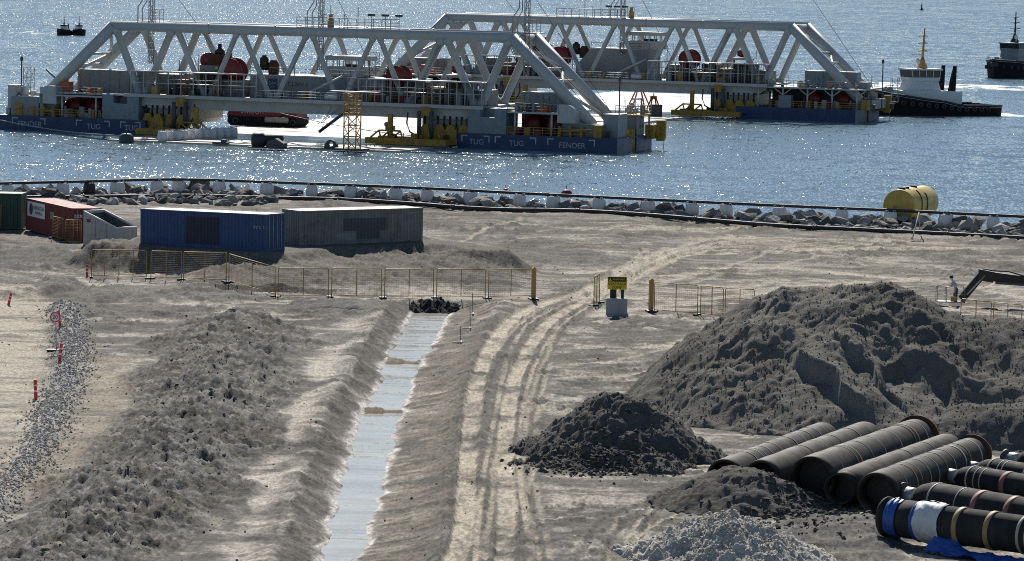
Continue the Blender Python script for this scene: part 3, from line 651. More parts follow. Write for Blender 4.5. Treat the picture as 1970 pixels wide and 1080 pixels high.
xy = np.stack([rs.uniform(8, 31, 6000), rs.uniform(203, 224, 6000)], 1); xy = xy[big_fn(xy[:, 0], xy[:, 1]) > 0.15]
scatter('heap_clods', 'crumbled lumps all over the biggest sand heap', xy, 0.045, 'clod_sand', 8, on_big)
xy = np.stack([rs.uniform(0, 11, 2200), rs.uniform(193, 204, 2200)], 1); xy = xy[dark_fn(xy[:, 0], xy[:, 1]) > 0.1]
scatter('heap_lumps', 'black lumps all over the near black soil heap', xy, 0.05, 'clod_black', 9, lambda X, Y: zgv(X, Y) + dark_fn(X, Y))
scatter('pebbles', 'pale stones over the gravel heap', around(8.9, 167.2, 1.7, 1.9, 2400), 0.06, 'gravel_pale', 6, lambda X, Y: zgv(X, Y) + np.maximum(pale_fn(X, Y), 0))
xy = np.stack([rs.uniform(-0.13, 0.13, 800), np.exp(rs.uniform(math.log(160), math.log(330), 800))], 1); xy[:, 0] *= xy[:, 1]
scatter('crumbs', 'scattered lumps of soil on the flat ground', xy, 0.05, 'clod_mid', 7)

# ------------------------------------------------------------------ shore: rocks, two pipelines, bulk bags, tank
def pipeline(name, label, pts, r, lift, zfun=None):
    P = smooth_line(pts, 3)
    root = thing(name, label, 'pipeline', (P[0].x, P[0].y, 0))
    MB().path([p - Vector((P[0].x, P[0].y, 0)) for p in P], r, 10).build('pipe', 'rubber', root)
    Lacc = 0
    for a, b in zip(P[:-1], P[1:]):
        Lacc += (b - a).length
        if Lacc > 11.5:
            Lacc = 0; d = (b - a).normalized(); q = a - Vector((P[0].x, P[0].y, 0))
            MB().rev(q, d, [(0, r * 1.25), (0.12, r * 1.25), (0.14, r * 1.05), (0.20, r * 1.05), (0.22, r * 1.25), (0.34, r * 1.25)], 10).build('coupling', 'dark_steel', root)
    return root
_lowfit = []
for p in low_l: _lowfit.append(Vector((p.x, p.y, 0.20)))
pipeline('pipeline', 'thick black pipe lying on the sand along the foot of the rocks', [Vector((p.x, p.y, max(0.16, zg(p.x, p.y) + 0.17))) for p in low_l], 0.19, 0)
pipeline('pipeline', 'thin black pipe carried on white bulk bags along the water', upp_l, 0.135, 0)

ROCKS = [stone_mesh(700 + i, 13, 0.8) for i in range(14)]
rock_me = []
for i, (V, F) in enumerate(ROCKS):
    me = bpy.data.meshes.new('rock'); me.from_pydata(V.tolist(), [], F.tolist()); me.materials.append(M['rock_%d' % (i % 4)]); rock_me.append(me)
BAGS = [15, 121, 172, 226, 302, 345, 422, 514, 600, 676, 762, 823, 905, 1000, 1065, 1153, 1246, 1332, 1397, 1500, 1620, 1713, 1820, 1911]
bag_xy = [at(x, float(np.interp(x, [p[0] for p in UPP], [p[1] for p in UPP])), 1.45) for x in BAGS]
spots = []
rr = random.Random(3)
def rock_line(x0, x1, ya, yb, step, smin, smax):
    x = x0
    while x < x1:
        t = rr.random(); y = ya(x) + (yb(x) - ya(x)) * t
        s = rr.uniform(smin, smax) * (1.25 if rr.random() < 0.15 else 1.0); spots.append((x, y, s, t)); x += step * rr.uniform(0.6, 1.4)
yl_ = lambda x: float(y_low(x)) + 0.6; yu_ = lambda x: float(y_upp(x)) + 1.6
for k in range(5): rock_line(-50, 50, yl_, lambda x: yl_(x) + 0.45 * (yu_(x) - yl_(x)), 1.25, 0.30, 0.70)
for k in range(5): rock_line(-50, 50, lambda x: yl_(x) + 0.4 * (yu_(x) - yl_(x)), yu_, 1.3, 0.50, 1.05)
for k in range(2): rock_line(-50, 50, yu_, lambda x: yu_(x) + 4, 1.3, 0.5, 0.9)
for k in range(7): rock_line(-41, -21.5, lambda x: yl_(x) - 10.5 + max(0, (x + 26)) * 1.4, lambda x: yl_(x) - 1.2, 1.2, 0.30, 0.65)
spots = [s for s in spots if not (17 < s[0] < 24 and rr.random() < 0.6) and not (33.0 < s[0] < 38.5 and s[1] > yu_(s[0]) - 1)]
spots = [s for s in spots if not any(abs(s[0] - q.x) < 0.55 + 0.5 * s[2] and q.y - 2.4 < s[1] < q.y + 1.2 for q in bag_xy)]
def rz_(x, y): return zg(x, y)
rv = thing('rock_revetment', 'bank of broken grey boulders along the waterline between the two black pipes', 'rock bank', (0, 375, 0))
def shown(s):   # how large it shows: near the crest or the front, not the seaward side
    return s[2] * (1.0 if s[1] < yu_(s[0]) - 0.2 else 0.2) * (1 if abs(s[0]) < 48 else 0.1)
spots.sort(key=shown, reverse=True)
zz = zgv([s[0] for s in spots], [s[1] for s in spots])
rest_v = []; rest_f = []; nb = 0
for i, (x, y, s, t) in enumerate(spots):
    k = rr.randrange(14); e = (rr.uniform(-0.5, 0.5), rr.uniform(-0.5, 0.5), rr.uniform(0, 6.28)); sc3 = (s * rr.uniform(0.9, 1.35), s * rr.uniform(0.8, 1.1), s * rr.uniform(0.65, 1.0))
    if i < 300:
        o = link('rock', rock_me[k], rv); o.location = (x, y - 375, zz[i] + s * 0.3); o.rotation_euler = e; o.scale = sc3
    else:
        m = Matrix.LocRotScale(Vector((x, y - 375, zz[i] + s * 0.3)), __import__('mathutils').Euler(e), Vector(sc3)); V, F = ROCKS[k]
        W = (np.array(m.to_3x3()) @ V.T).T + np.array(m.translation); rest_v.append(W); rest_f.append(F + nb); nb += len(V)
me = bpy.data.meshes.new('rocks'); me.from_pydata(np.concatenate(rest_v).tolist(), [], np.concatenate(rest_f).tolist()); me.materials.append(M['rock_1'])
tag(link('rocks', me, rv), kind='stuff')

def bag_mesh(mb, w, d, h, seed, x=0, y=0, z=0):
    """a filled bulk bag: bulging sides, tucked corners"""
    rn = random.Random(seed); n = 16; prof = [(0, 0.42), (0.04, 0.5), (0.3, 0.545), (0.6, 0.535), (0.88, 0.49), (0.97, 0.44), (1.0, 0.30)]
    vs = []
    for t, r in prof:
        for k in range(n):
            a = 2 * math.pi * k / n; c, s = math.cos(a), math.sin(a)
            q = (abs(c) ** 5 + abs(s) ** 5) ** (-1 / 5.0); j = 1 + rn.uniform(-0.025, 0.025)
            vs.append((x + c * q * r * w * j, y + s * q * r * d * j, z + t * h + rn.uniform(-0.015, 0.015) * h))
    fs = [(j * n + k, j * n + (k + 1) % n, (j + 1) * n + (k + 1) % n, (j + 1) * n + k) for j in range(len(prof) - 1) for k in range(n)]
    fs += [tuple(range(n - 1, -1, -1)), tuple((len(prof) - 1) * n + k for k in range(n))]
    return mb.add(vs, fs, True)
def bulk_bag(x, y, z, label, group, seed, mat='bag_white', w=1.0, h=1.08):
    o = thing('bulk_bag', label, 'bulk bag', (x, y, z), random.Random(seed).uniform(-0.35, 0.35), group)
    bag_mesh(MB(), w, w * 0.95, h, seed).build('sack', mat, o)
    for sx in (-1, 1):
        for sy in (-1, 1): MB().path([(sx * w * 0.40, sy * w * 0.38, h * 0.90), (sx * w * 0.37, sy * w * 0.36, h * 1.10), (sx * w * 0.22, sy * w * 0.36, h * 1.12), (sx * w * 0.18, sy * w * 0.38, h * 0.93)], 0.025, 4).build('lifting_loop', mat, o)
    return o
ORD = 'first second third fourth fifth sixth seventh eighth ninth tenth eleventh twelfth thirteenth fourteenth fifteenth sixteenth seventeenth eighteenth nineteenth twentieth'.split() + ['twenty-' + w for w in 'first second third fourth fifth'.split()]
wh = 0
for i, bxp in enumerate(BAGS):
    yy = float(np.interp(bxp, [p[0] for p in UPP], [p[1] for p in UPP])); p = at(bxp, yy, 1.45)
    if bxp == 172: bulk_bag(p.x, p.y, 0.24, 'black bulk bag under the thin pipe, the only black one', 'bulk bags under the thin pipe', 40 + i, 'bag_black'); continue
    if 1690 < bxp < 1730: lab = 'white bulk bag under the thin pipe, just left of the yellow tank end'
    elif 1810 < bxp < 1830: lab = 'white bulk bag under the thin pipe, just right of the yellow tank'
    else: lab = 'white bulk bag under the thin pipe, %s white one from the left' % ORD[wh]
    wh += 1
    bulk_bag(p.x, p.y, 0.24, lab, 'bulk bags under the thin pipe', 40 + i, w=rr.uniform(1.0, 1.2), h=1.08)

# yellow storage tank
tk = thing('storage_tank', 'dirty yellow steel tank lying on the rocks at the waterline', 'tank', (0, 0, 0))
tk.location = at_dist(1728, 412, 366.0); tk.location.z = 0.35; tk.rotation_euler = (0, 0, R(-22))
mb = MB(); mb.rev((0, 0, 1.45), (0, 1, 0), [(0, 0.02), (0.0, 1.30), (0.10, 1.44), (0.18, 1.45), (7.6, 1.45), (7.7, 1.42), (7.8, 1.25), (7.85, 0.02)], 40); mb.build('shell', 'tank_yellow', tk)
for t in (2.1, 4.2): MB().rev((0, t, 1.45), (0, 1, 0), [(0, 1.455), (0.05, 1.47), (0.10, 1.455)], 40, cap=False).build('weld_seam', 'tank_yellow', tk)
for t in (1.0, 2.2, 4.6):
    MB().rev((0, t, 2.82), (0, 0, 1), [(0, 0.28), (0.18, 0.28), (0.19, 0.34), (0.25, 0.34)], 14).build('hatch', 'dark_steel', tk)
for t, off in ((2.6, 0.5), (4.3, 0.8)):
    MB().path([(math.sin(a) * 1.49, t + 0.25 * math.sin(a * 3), 1.45 + math.cos(a) * 1.49) for a in [off + 0.13 * k for k in range(12)]], 0.045, 6).build('hose', 'rubber', tk)
for t in (1.0, 5.6): MB().prism([(-1.2, -0.3), (1.2, -0.3), (1.2, 0.5), (0.8, 0.18), (0, 0.02), (-0.8, 0.18), (-1.2, 0.5)], t, t + 0.35).build('saddle', 'dark_steel', tk)
MB().box(-0.45, -0.15, -0.012, -0.004, 1.0, 1.5).build('label_plate', 'band_ochre', tk)

def buoy(label, x, y, z, r, mat, cat='buoy'):
    p = at(x, y, -3); o = thing('buoy', label, cat, (p.x, p.y, -3), 0, 'small buoys on the water')
    MB().rev((0, 0, -0.3), (0, 0, 1), [(0, r * 0.5), (0.15, r), (r * 1.3, r), (r * 1.7, r * 0.6), (r * 1.8, 0.05)], 14).build('float', mat, o)
    MB().tube((0, 0, r * 1.3), (0, 0, r * 2.1), 0.05, 6).build('ring_post', 'dark_steel', o)
buoy('small red buoy floating beyond the pipe, left of the other', 973, 366, 0, 0.28, 'marker_red')
buoy('dark red buoy showing just above the thin pipe', 1090, 379, 0, 0.6, 'red_paint')
# white spar leaning over the lower pipe
p0 = at(1755, 461, 0.02); p1 = at_dist(1768, 409, p0.y + 3.0)
o = thing('mooring_rope', 'pale rope running from the sand over both pipes by the tank', 'rope', p0)
MB().path([(0, 0, 0.02), ((p1 - p0) * 0.25).to_tuple(), tuple(Vector((p1 - p0) * 0.55) + Vector((0, 0, -0.06))), tuple(p1 - p0), tuple((p1 - p0) + Vector((0.4, 3.0, -1.6)))], 0.055, 6).build('strand', 'rope', o)
MB().rev((-0.02, -0.05, 0.0), (0, 0, 1), [(0, 0.12), (0.16, 0.12), (0.2, 0.06)], 8).build('knot', 'rope', o)

# ------------------------------------------------------------------ shipping containers
PATCH = {}
def container(name, label, loc, rz, L=12.19, H=2.59, W=2.44, mat='container_blue', top='container_top', pitch=0.30, doors=True):
    """near lower-left corner of the long side at the root; long side runs along +x, the box goes back along +y"""
    o = thing(name, label, 'container', loc, rz)
    def corr(x0, x1, flip):
        pts = []; x = x0; n = max(4, int((x1 - x0) / pitch)); st = (x1 - x0) / n
        for i in range(n):
            a = x0 + i * st; pts += [(a, 0), (a + st * 0.34, 0), (a + st * 0.5, 0.055), (a + st * 0.84, 0.055)]
        pts.append((x1, 0)); return pts
    def panel(pts, z0, z1, tr):
        vs = [tr(x, d, z0) for x, d in pts] + [tr(x, d, z1) for x, d in pts]; n = len(pts)
        return MB().add(vs, [(i, i + 1, n + i + 1, n + i) for i in range(n - 1)])
    f = 0.15
    panel(corr(f, L - f, 0), 0.16, H - 0.10, lambda x, d, z: (x, 0.02 + d, z)).build('side_panel', mat, o)
    panel(corr(f, L - f, 0), 0.16, H - 0.10, lambda x, d, z: (L - x, W - 0.02 - d, z)).build('side_panel', mat, o)
    panel(corr(f, W - f, 0), 0.16, H - 0.10, lambda x, d, z: (0.02 + d, W - x, z)).build('end_panel', mat, o)
    if doors:
        for k in (0, 1):
            d = panel(corr(f + k * (W / 2 - f) + 0.02, W / 2 + k * (W / 2 - f) - 0.02, 0), 0.16, H - 0.12, lambda x, d, z: (L - 0.02 - d * 0.6, x, z)).build('door', mat, o)
            for yy in (0.45, 0.95):
                y_ = yy if k == 0 else W - yy
                MB().tube((L + 0.02, y_, 0.15), (L + 0.02, y_, H - 0.12), 0.022, 6).build('locking_bar', 'band_pale', d)
    else: panel(corr(f, W - f, 0), 0.16, H - 0.10, lambda x, d, z: (L - 0.02 - d, x, z)).build('end_panel', mat, o)
    for (x, y) in ((0, 0), (L - f, 0), (0, W - f), (L - f, W - f)): bx('corner_post', mat, o, x, x + f, y, y + f, 0, H)
    for y in (0.0, W - 0.08):
        bx('bottom_rail', mat, o, f, L - f, y, y + 0.08, 0, 0.16); bx('top_rail', mat, o, f, L - f, y, y + 0.08, H - 0.10, H - 0.003)
    for x in (0.0, L - 0.10):
        bx('end_rail', mat, o, x, x + 0.10, f, W - f, 0, 0.16); bx('end_rail', mat, o, x, x + 0.10, f, W - f, H - 0.12, H - 0.003)
    for x in (0, L - 0.18):
        for y in (0, W - 0.18):
            for z in (0, H - 0.13): bx('corner_casting', mat, o, x - 0.008, x + 0.188, y - 0.008, y + 0.188, z - 0.004, z + 0.134)
    def patch(x0, x1, z0, z1, m_):
        q = [(x, dd) for x, dd in corr(f, L - f, 0) if x0 <= x <= x1]
        return panel(q, z0, z1, lambda x, dd, z: (x, 0.014 + dd, z)).build('painted_patch', m_, o)
    PATCH[o.name] = patch
    bx('roof', top, o, 0.10, L - 0.10, 0.085, W - 0.085, H - 0.06, H - 0.015); bx('floor', 'dark_steel', o, 0.12, L - 0.12, 0.10, W - 0.10, 0.06, 0.12)
    return o
def place(p, q): return math.atan2(q.y - p.y, q.x - p.x)
# the blue box turns its door end to the right
blue = container('shipping_container', 'long blue shipping container with a navy square painted on its side', CB, AB, LB, 2.66, mat='container_blue'); blue.rotation_euler = (0, R(-0.9), AB)
PATCH[blue.name](4.0, 7.1, 0.30, 2.28, 'patch_navy')
lettering('IMTU 2', 'mark_white', blue, (10.5, -0.004, 1.7), 0.30)
grey = container('shipping_container', 'long grey shipping container with dark slate patches, right of the blue one', CG, AG, LG, 2.66, mat='container_grey')
PATCH[grey.name](3.75, 7.9, 1.05, 2.0, 'patch_slate'); PATCH[grey.name](5.1, 7.3, 0.45, 1.046, 'patch_slate'); PATCH[grey.name](3.2, 5.05, 0.40, 0.92, 'patch_pale')
lettering('CONTAINEX', 'mark_white', grey, (10.15, -0.004, 2.28), 0.20); lettering('101', 'mark_white', grey, (10.3, -0.004, 2.05), 0.17)

pr = at(138, 464, 0.0); zr = zg(pr.x, pr.y)
red = container('shipping_container', 'dark red shipping container with a white banner, at the far left', (0, 0, 0), 0, 12.19, 2.59, mat='container_red', top='container_red_lit_top')
a_red = R(-66.0); red.rotation_euler = (0, 0, a_red)
red.location = Vector((pr.x, pr.y, 0)) - Vector((math.cos(a_red), math.sin(a_red), 0)) * 12.19
bn = bx('banner', 'plain_white', red, 0.5, 5.2, -0.03, -0.012, 1.2, 2.4)
MB().rev((1.5, -0.032, 1.8), (0, -1, 0), [(0, 0.48), (0.005, 0.48)], 20).build('logo_disc', 'dark_steel', bn)
lettering('KUNSTSKOLEN', 'dark_steel', bn, (3.5, -0.034, 1.95), 0.42); lettering('KVINDELIG', 'dark_steel', bn, (3.5, -0.034, 1.55), 0.36)
bx('vent_plate', 'patch_pale', red, 6.6, 7.6, -0.02, -0.01, 1.35, 1.95)
lettering('tex', 'plain_white', red, (12.215, 0.52, 2.0), 0.55, (math.pi / 2, 0, math.pi / 2))
pg = at(38, 443, 0.0)
green = container('shipping_container', 'dark green shipping container cut off by the left picture edge', (pg.x - 6.06, pg.y + 1.4, 0.0), R(-4), 6.06, 2.9, mat='container_green', top='container_green')

# open tray with a sloping rim
ps = at(160, 474, 0.0)
sk = thing('waste_skip', 'pale grey open skip with a sloping rim beside the red container', 'skip', (ps.x, ps.y, 0.0), R(-38))
Ls, Ws, h0, h1 = 3.55, 2.3, 2.72, 1.62
def slab(name, pts, mat='skip_grey'):
    return MB().add(pts, [(0, 1, 2, 3), (4, 7, 6, 5), (0, 4, 5, 1), (1, 5, 6, 2), (2, 6, 7, 3), (3, 7, 4, 0)]).build(name, mat, sk)
T = 0.07
slab('side_wall', [(0, 0, 0), (Ls, 0, 0), (Ls, 0, h1), (0, 0, h0), (0, T, 0), (Ls, T, 0), (Ls, T, h1), (0, T, h0)])
slab('side_wall', [(0, Ws - T, 0), (Ls, Ws - T, 0), (Ls, Ws - T, h1), (0, Ws - T, h0), (0, Ws, 0), (Ls, Ws, 0), (Ls, Ws, h1), (0, Ws, h0)])
bx('end_wall', 'skip_grey', sk, Ls - T, Ls - 0.002, T, Ws - T, 0, h1 - 0.004); bx('end_wall', 'skip_grey', sk, 0.002, T, T, Ws - T, 0, h0 - 0.01)
bx('floor', 'dark_steel', sk, T, Ls - T, T, Ws - T, 0.05, 0.15)
for y in (0.03, Ws - 0.03): tb('rim', 'plain_white', sk, (0, y, h0 + 0.02), (Ls, y, h1 + 0.02), 0.06)
tb('rim', 'plain_white', sk, (Ls - 0.03, 0, h1 + 0.02), (Ls - 0.03, Ws, h1 + 0.02), 0.06); tb('rim', 'plain_white', sk, (0.03, 0, h0 + 0.02), (0.03, Ws, h0 + 0.02), 0.06)
slab('dark_inner_face', [(T, T + 0.002, 0.16), (Ls - T, T + 0.002, 0.16), (Ls - T, T + 0.002, h1 - 0.12), (T, T + 0.002, h0 - 0.12), (T, T + 0.02, 0.16), (Ls - T, T + 0.02, 0.16), (Ls - T, T + 0.02, h1 - 0.12), (T, T + 0.02, h0 - 0.12)], 'patch_slate')  # thin slate sheets that colour the inside walls darker
slab('dark_inner_face', [(T, Ws - T - 0.02, 0.16), (Ls - T, Ws - T - 0.02, 0.16), (Ls - T, Ws - T - 0.02, h1 - 0.12), (T, Ws - T - 0.02, h0 - 0.12), (T, Ws - T - 0.002, 0.16), (Ls - T, Ws - T - 0.002, 0.16), (Ls - T, Ws - T - 0.002, h1 - 0.12), (T, Ws - T - 0.002, h0 - 0.12)], 'patch_slate')
bx('dark_inner_face', 'patch_slate', sk, T + 0.002, T + 0.02, T + 0.03, Ws - T - 0.03, 0.16, h0 - 0.15)
for x in (1.2, 2.4): bx('rib', 'skip_grey', sk, x, x + 0.08, -0.06, -0.001, 0.1, h0 - (h0 - h1) * x / Ls - 0.15)
bx('label_plate', 'red_paint', sk, 0.35, 0.75, -0.02, -0.006, 1.9, 2.15)

# ------------------------------------------------------------------ yellow site fence
FG = 'yellow mesh fence panels'
def fence_panel(p, q, label, H=2.0, posts=1, feet=True, rr_=0.030):
    p = Vector((p[0], p[1], 0)); q = Vector((q[0], q[1], 0)); zp, zq = zg(p.x, p.y), zg(q.x, q.y); L = (q - p).length
    o = thing('fence_panel', label, 'fence panel', (p.x, p.y, zp), math.atan2(q.y - p.y, q.x - p.x), FG); s = (zq - zp)
    f = lambda x, z: (x, 0, z + s * x / L)
    mb = MB(); e = 0.06
    mb.path([f(e, 0.02), f(e, H - 0.08), f(e + 0.08, H), f(L - e - 0.08, H), f(L - e, H - 0.08), f(L - e, 0.02)], rr_, 6); mb.build('frame', 'fence_yellow', o)
    MB().tube(f(e, 0.16), f(L - e, 0.16), 0.028, 6).build('bottom_bar', 'fence_yellow', o)
    for k in range(posts): x = L * (k + 1) / (posts + 1); MB().tube(f(x, 0.16), f(x, H), 0.03, 6).build('middle_post', 'fence_yellow', o)
    w = MB(); n = max(3, int(L / 0.16))
    for k in range(1, n): w.tube(f(e + (L - 2 * e) * k / n, 0.16), f(e + (L - 2 * e) * k / n, H), 0.004, 3)
    for k in range(1, 14): w.tube(f(e, 0.16 + (H - 0.16) * k / 14), f(L - e, 0.16 + (H - 0.16) * k / 14), 0.009, 3)
    w.build('wire_mesh', 'wire', o)
    if feet:
        for x in (0.06, L - 0.06): z = s * x / L; bx('rubber_foot', 'rubber', o, x - 0.11, x + 0.11, -0.36, 0.36, z - 0.06, z + 0.10)
    return o
def fp(x0, y0, x1, y1, label, **k): return fence_panel(at(x0, y0), at(x1, y1), label, **k)
fp(174, 534, 283, 536, 'yellow mesh fence panel in front of the sand slope, leftmost of the long run', posts=3)
fp(289, 537, 350, 543, 'short yellow fence panel below the left end of the blue container')
fp(352, 543, 436, 556, 'yellow fence panel below the navy square of the blue container')
fp(439, 557, 531, 571, 'yellow fence panel in the shade below the right end of the blue container')
fp(533, 572, 633, 574, 'yellow fence panel below the gap between the blue and grey containers')
fp(636, 574, 735, 575, 'yellow fence panel below the left half of the grey container')
fp(738, 575, 835, 576, 'yellow fence panel below the right half of the grey container')
fp(838, 576, 935, 576, 'yellow fence panel just above the far end of the ditch')
fp(938, 576, 1027, 574, 'yellow fence panel ending at the left gate post of the track')
fp(1142, 590, 1153, 583, 'narrow edge-on yellow fence panel just left of the yellow sign')
fp(1257, 600, 1343, 607, 'yellow fence panel right of the yellow sign, next to the gate post')
fp(1346, 607, 1392, 611, 'narrow yellow fence panel, second to the right of the yellow sign', feet=False)
fp(1393, 611, 1452, 615, 'yellow fence panel running in behind the big sand heap')
fp(1846, 634, 1907, 640, 'yellow fence panel below the lift basket at the right')
fp(1909, 640, 1966, 646, 'yellow fence panel at the right picture edge')
fp(100, 461, 122, 463, 'yellow fence panel leaning by the red container, the left one of two', H=1.75); fp(124, 466, 157, 468, 'yellow fence panel by the red container, the right one of two', H=1.85)
fp(-8, 442, 11, 440, 'yellow fence panel in front of the green container'); fp(207, 472, 219, 466, 'small yellow barrier leaning on the grey skip', H=1.0, feet=False)
for (x, y, lab) in ((1026, 578, 'stout yellow gate post left of the wheel tracks'), (1252, 600, 'stout yellow gate post right of the yellow sign')):
    p = at(x, y); o = thing('gate_post', lab, 'gate post', (p.x, p.y, zg(p.x, p.y)), R(8), 'yellow gate posts beside the track')
    bx('post', 'fence_yellow', o, -0.13, 0.13, -0.25, 0.25, 0.05, 2.15); bx('rubber_foot', 'rubber', o, -0.3, 0.3, -0.6, 0.6, -0.08, 0.12)
    MB().prism([(-0.15, 2.14), (0.15, 2.14), (0.0, 2.28)], -0.27, 0.27).build('cap', 'fence_yellow', o)

# ------------------------------------------------------------------ warning sign on its concrete block
p = at(1186, 606); zs = zg(p.x, p.y)
sg = thing('warning_sign', 'yellow and black warning board on a grey concrete block beside the track', 'sign', (p.x, p.y, zs), R(-3))
mb = MB().prism([(-0.69, -0.1), (0.69, -0.1), (0.69, 1.0), (0.64, 1.06), (-0.64, 1.06), (-0.69, 1.0)], -0.6, 0.6); mb.build('concrete_block', 'concrete', sg)
for x in (-0.36, 0.36): bx('post', 'black_plain', sg, x - 0.10, x + 0.10, -0.06, 0.06, 1.0, 2.45)
bd = bx('board', 'sign_yellow', sg, -0.64, 0.64, -0.11, -0.065, 1.62, 2.48)
bx('black_header', 'black_plain', bd, -0.60, 0.60, -0.118, -0.112, 2.14, 2.44)
MB().prism([(-0.56, 2.18), (-0.36, 2.18), (-0.46, 2.38)], -0.126, -0.120).build('warning_triangle', 'sign_yellow', bd)
lettering('WARNING', 'sign_yellow', bd, (0.1, -0.121, 2.29), 0.17, ex=0.003); lettering('SNAP BACK', 'black_plain', bd, (0, -0.116, 1.98), 0.235, ex=0.003); lettering('ZONE!', 'black_plain', bd, (0, -0.116, 1.76), 0.235, ex=0.003)
bx('back_plate', 'black_plain', sg, -0.30, -0.03, -0.03, 0.03, 1.05, 1.62)

# ------------------------------------------------------------------ red marker posts, speed sign, stakes
def marker(x, y, h, lean, label):
    p = at(x, y); o = thing('marker_post', label, 'marker post', (p.x, p.y, zg(p.x, p.y) - 0.03), 0, 'red and white marker posts along the left haul road')
    o.rotation_euler = (0, lean, 0)
    for i in range(5): bx('red_band' if i % 2 == 0 else 'white_band', 'marker_red' if i % 2 == 0 else 'plain_white', o, -0.085, 0.085, -0.02, 0.02, h * [0, .42, .50, .70, .76][i], h * [.42, .50, .70, .76, 1.0][i])
    return o
marker(16, 589, 0.85, 0.22, 'short leaning red and white marker post near the left picture edge'); marker(168, 532, 0.95, -0.05, 'red and white marker post at the left end of the fence')
marker(116, 634, 1.05, -0.12, 'red and white marker post right behind the round speed sign'); marker(114, 706, 1.15, 0.10, 'red and white marker post below the round speed sign')
marker(69, 770, 1.1, -0.05, 'upright red and white marker post in the gravel, nearest of all')
p = at(107, 678); ss = thing('speed_sign', 'round red rimmed speed limit sign reading 20 on a thin pole', 'sign', (p.x, p.y, zg(p.x, p.y)))
tb('pole', 'nozzle_steel', ss, (0.06, 0, -0.1), (-0.02, 0, 1.75), 0.03)
dk = MB().rev((-0.04, -0.05, 1.95), (0, -1, 0), [(0, 0.31), (0.03, 0.31)], 28).build('rim_disc', 'marker_red', ss)
MB().rev((-0.04, -0.086, 1.95), (0, -1, 0), [(0, 0.235), (0.004, 0.235)], 28).build('white_face', 'plain_white', dk); lettering('20', 'black_plain', dk, (-0.04, -0.096, 1.95), 0.33, ex=0.003)
bx('foot_plate', 'rubber', ss, -0.5, 0.35, -0.3, 0.3, -0.05, 0.05)
for (x, y, h, lab) in ((905, 627, 1.5, 'thin dark stake with a cross foot beside the far ditch, the taller'), (887, 652, 1.0, 'short thin stake beside the far ditch'), (910, 598, 1.4, 'thin stake on the sand just below the fence')):
    p = at(x, y); o = thing('stake', lab, 'stake', (p.x, p.y, zg(p.x, p.y)), 0, 'thin stakes by the ditch')
    tb('rod', 'dark_steel', o, (0, 0, -0.1), (-0.06, 0, h), 0.022); bx('foot', 'dark_steel', o, -0.5, 0.5, -0.05, 0.05, 0.01, 0.05); bx('foot', 'dark_steel', o, -0.05, 0.05, -0.6, 0.6, 0.052, 0.09)
# heap of black sheeting above the ditch
p = at(835, 583); Yg, Xg = np.meshgrid(np.linspace(-2.0, 1.6, 40), np.linspace(-2.0, 2.2, 60), indexing='ij')
hb = (1 - (Xg / 1.6) ** 2 - (Yg / 1.5) ** 2).ravel() * 0.5 + 0.45 * (billow(Xg.ravel() / 0.5, Yg.ravel() / 0.8, 3, 801) - 0.5)
me = grid_mesh('rubble_heap', Xg + p.x, Yg + p.y, np.maximum(hb, -0.4).ravel() + zgv((Xg + p.x).ravel(), (Yg + p.y).ravel()), np.tile([0.035, 0.035, 0.034], (Xg.size, 1)), 40, 60, 'heap_soil'); tag(link('rubble_heap', me), 'low black heap of sheeting and debris at the head of the ditch', 'heap')

# ------------------------------------------------------------------ dredge pipes
def big_pipe(label, x0, y0, x1, y1, r, mat, bands, sleeve=None, flange=False, r_end=None, neck=None):
    """(x0,y0) and (x1,y1): where the pipe touches the ground, near end first"""
    a = at(x0, y0); b = at(x1, y1); za, zb = zg(a.x, a.y), zg(b.x, b.y); L = (b - a).length
    o = thing('dredge_pipe', label, 'pipe', (a.x, a.y, max(za, -0.1)), math.atan2(b.y - a.y, b.x - a.x), 'dusty dredge pipes lying side by side')
    re = r_end or r; ri = r * 0.84
    prof = [(1.2, ri * 0.98), (0.03, ri), (0.0, r * 0.93), (0.05, r * 0.985), (0.5, r)]
    n = 14
    for k in range(1, n): t = k / n; prof.append((0.5 + (L - 1.2) * t, r + (re - r) * t + 0.012 * math.sin(k * 2.1)))
    prof += [(L - 0.3, re), (L, re * 0.96), (L + 0.001, re * 0.84), (L - 1.0, re * 0.82)]
    if neck: prof = [(1.2, neck * 0.9), (0.03, neck * 0.9), (0.0, neck), (1.0, neck), (1.05, r * 0.9), (1.25, r * 0.985)] + prof[5:]
    body = MB().rev((0, 0, r), (1, 0, (re - r) / L), prof, 36, cap=False); body.build('casing', mat, o)
    MB().rev((0, 0, r), (1, 0, 0), [(1.2, 0.01), (1.201, (neck or r) * 0.88)], 24, cap=False).build('dark_bore_disc', 'black_plain', o)  # black disc stands in for the darkness inside the open pipe
    for t, w, m_ in bands:
        x = L * t; q = r + (re - r) * t; MB().rev((0, 0, r), (1, 0, (re - r) / L), [(x, q + 0.004), (x + 0.01, q + 0.022), (x + w, q + 0.022), (x + w + 0.01, q + 0.004)], 36, cap=False).build('band', m_, o)
    if flange: MB().rev((0, 0, r), (1, 0, (re - r) / L), [(L - 0.05, re * 0.9), (L - 0.05, re * 1.16), (L + 0.12, re * 1.16), (L + 0.12, re * 0.8)], 36, cap=False).build('flange', 'rust', o)
    return o
bp = 'band_pale'; bo = 'band_ochre'
big_pipe('dusty pipe with pale rings, leftmost of the big pipes', 1392, 952, 1583, 872, 0.86, 'pipe_dusty', [(t, 0.06, bp) for t in (.18, .24, .27, .33, .42, .50, .58, .67, .75, .83, .9)], r_end=0.82)
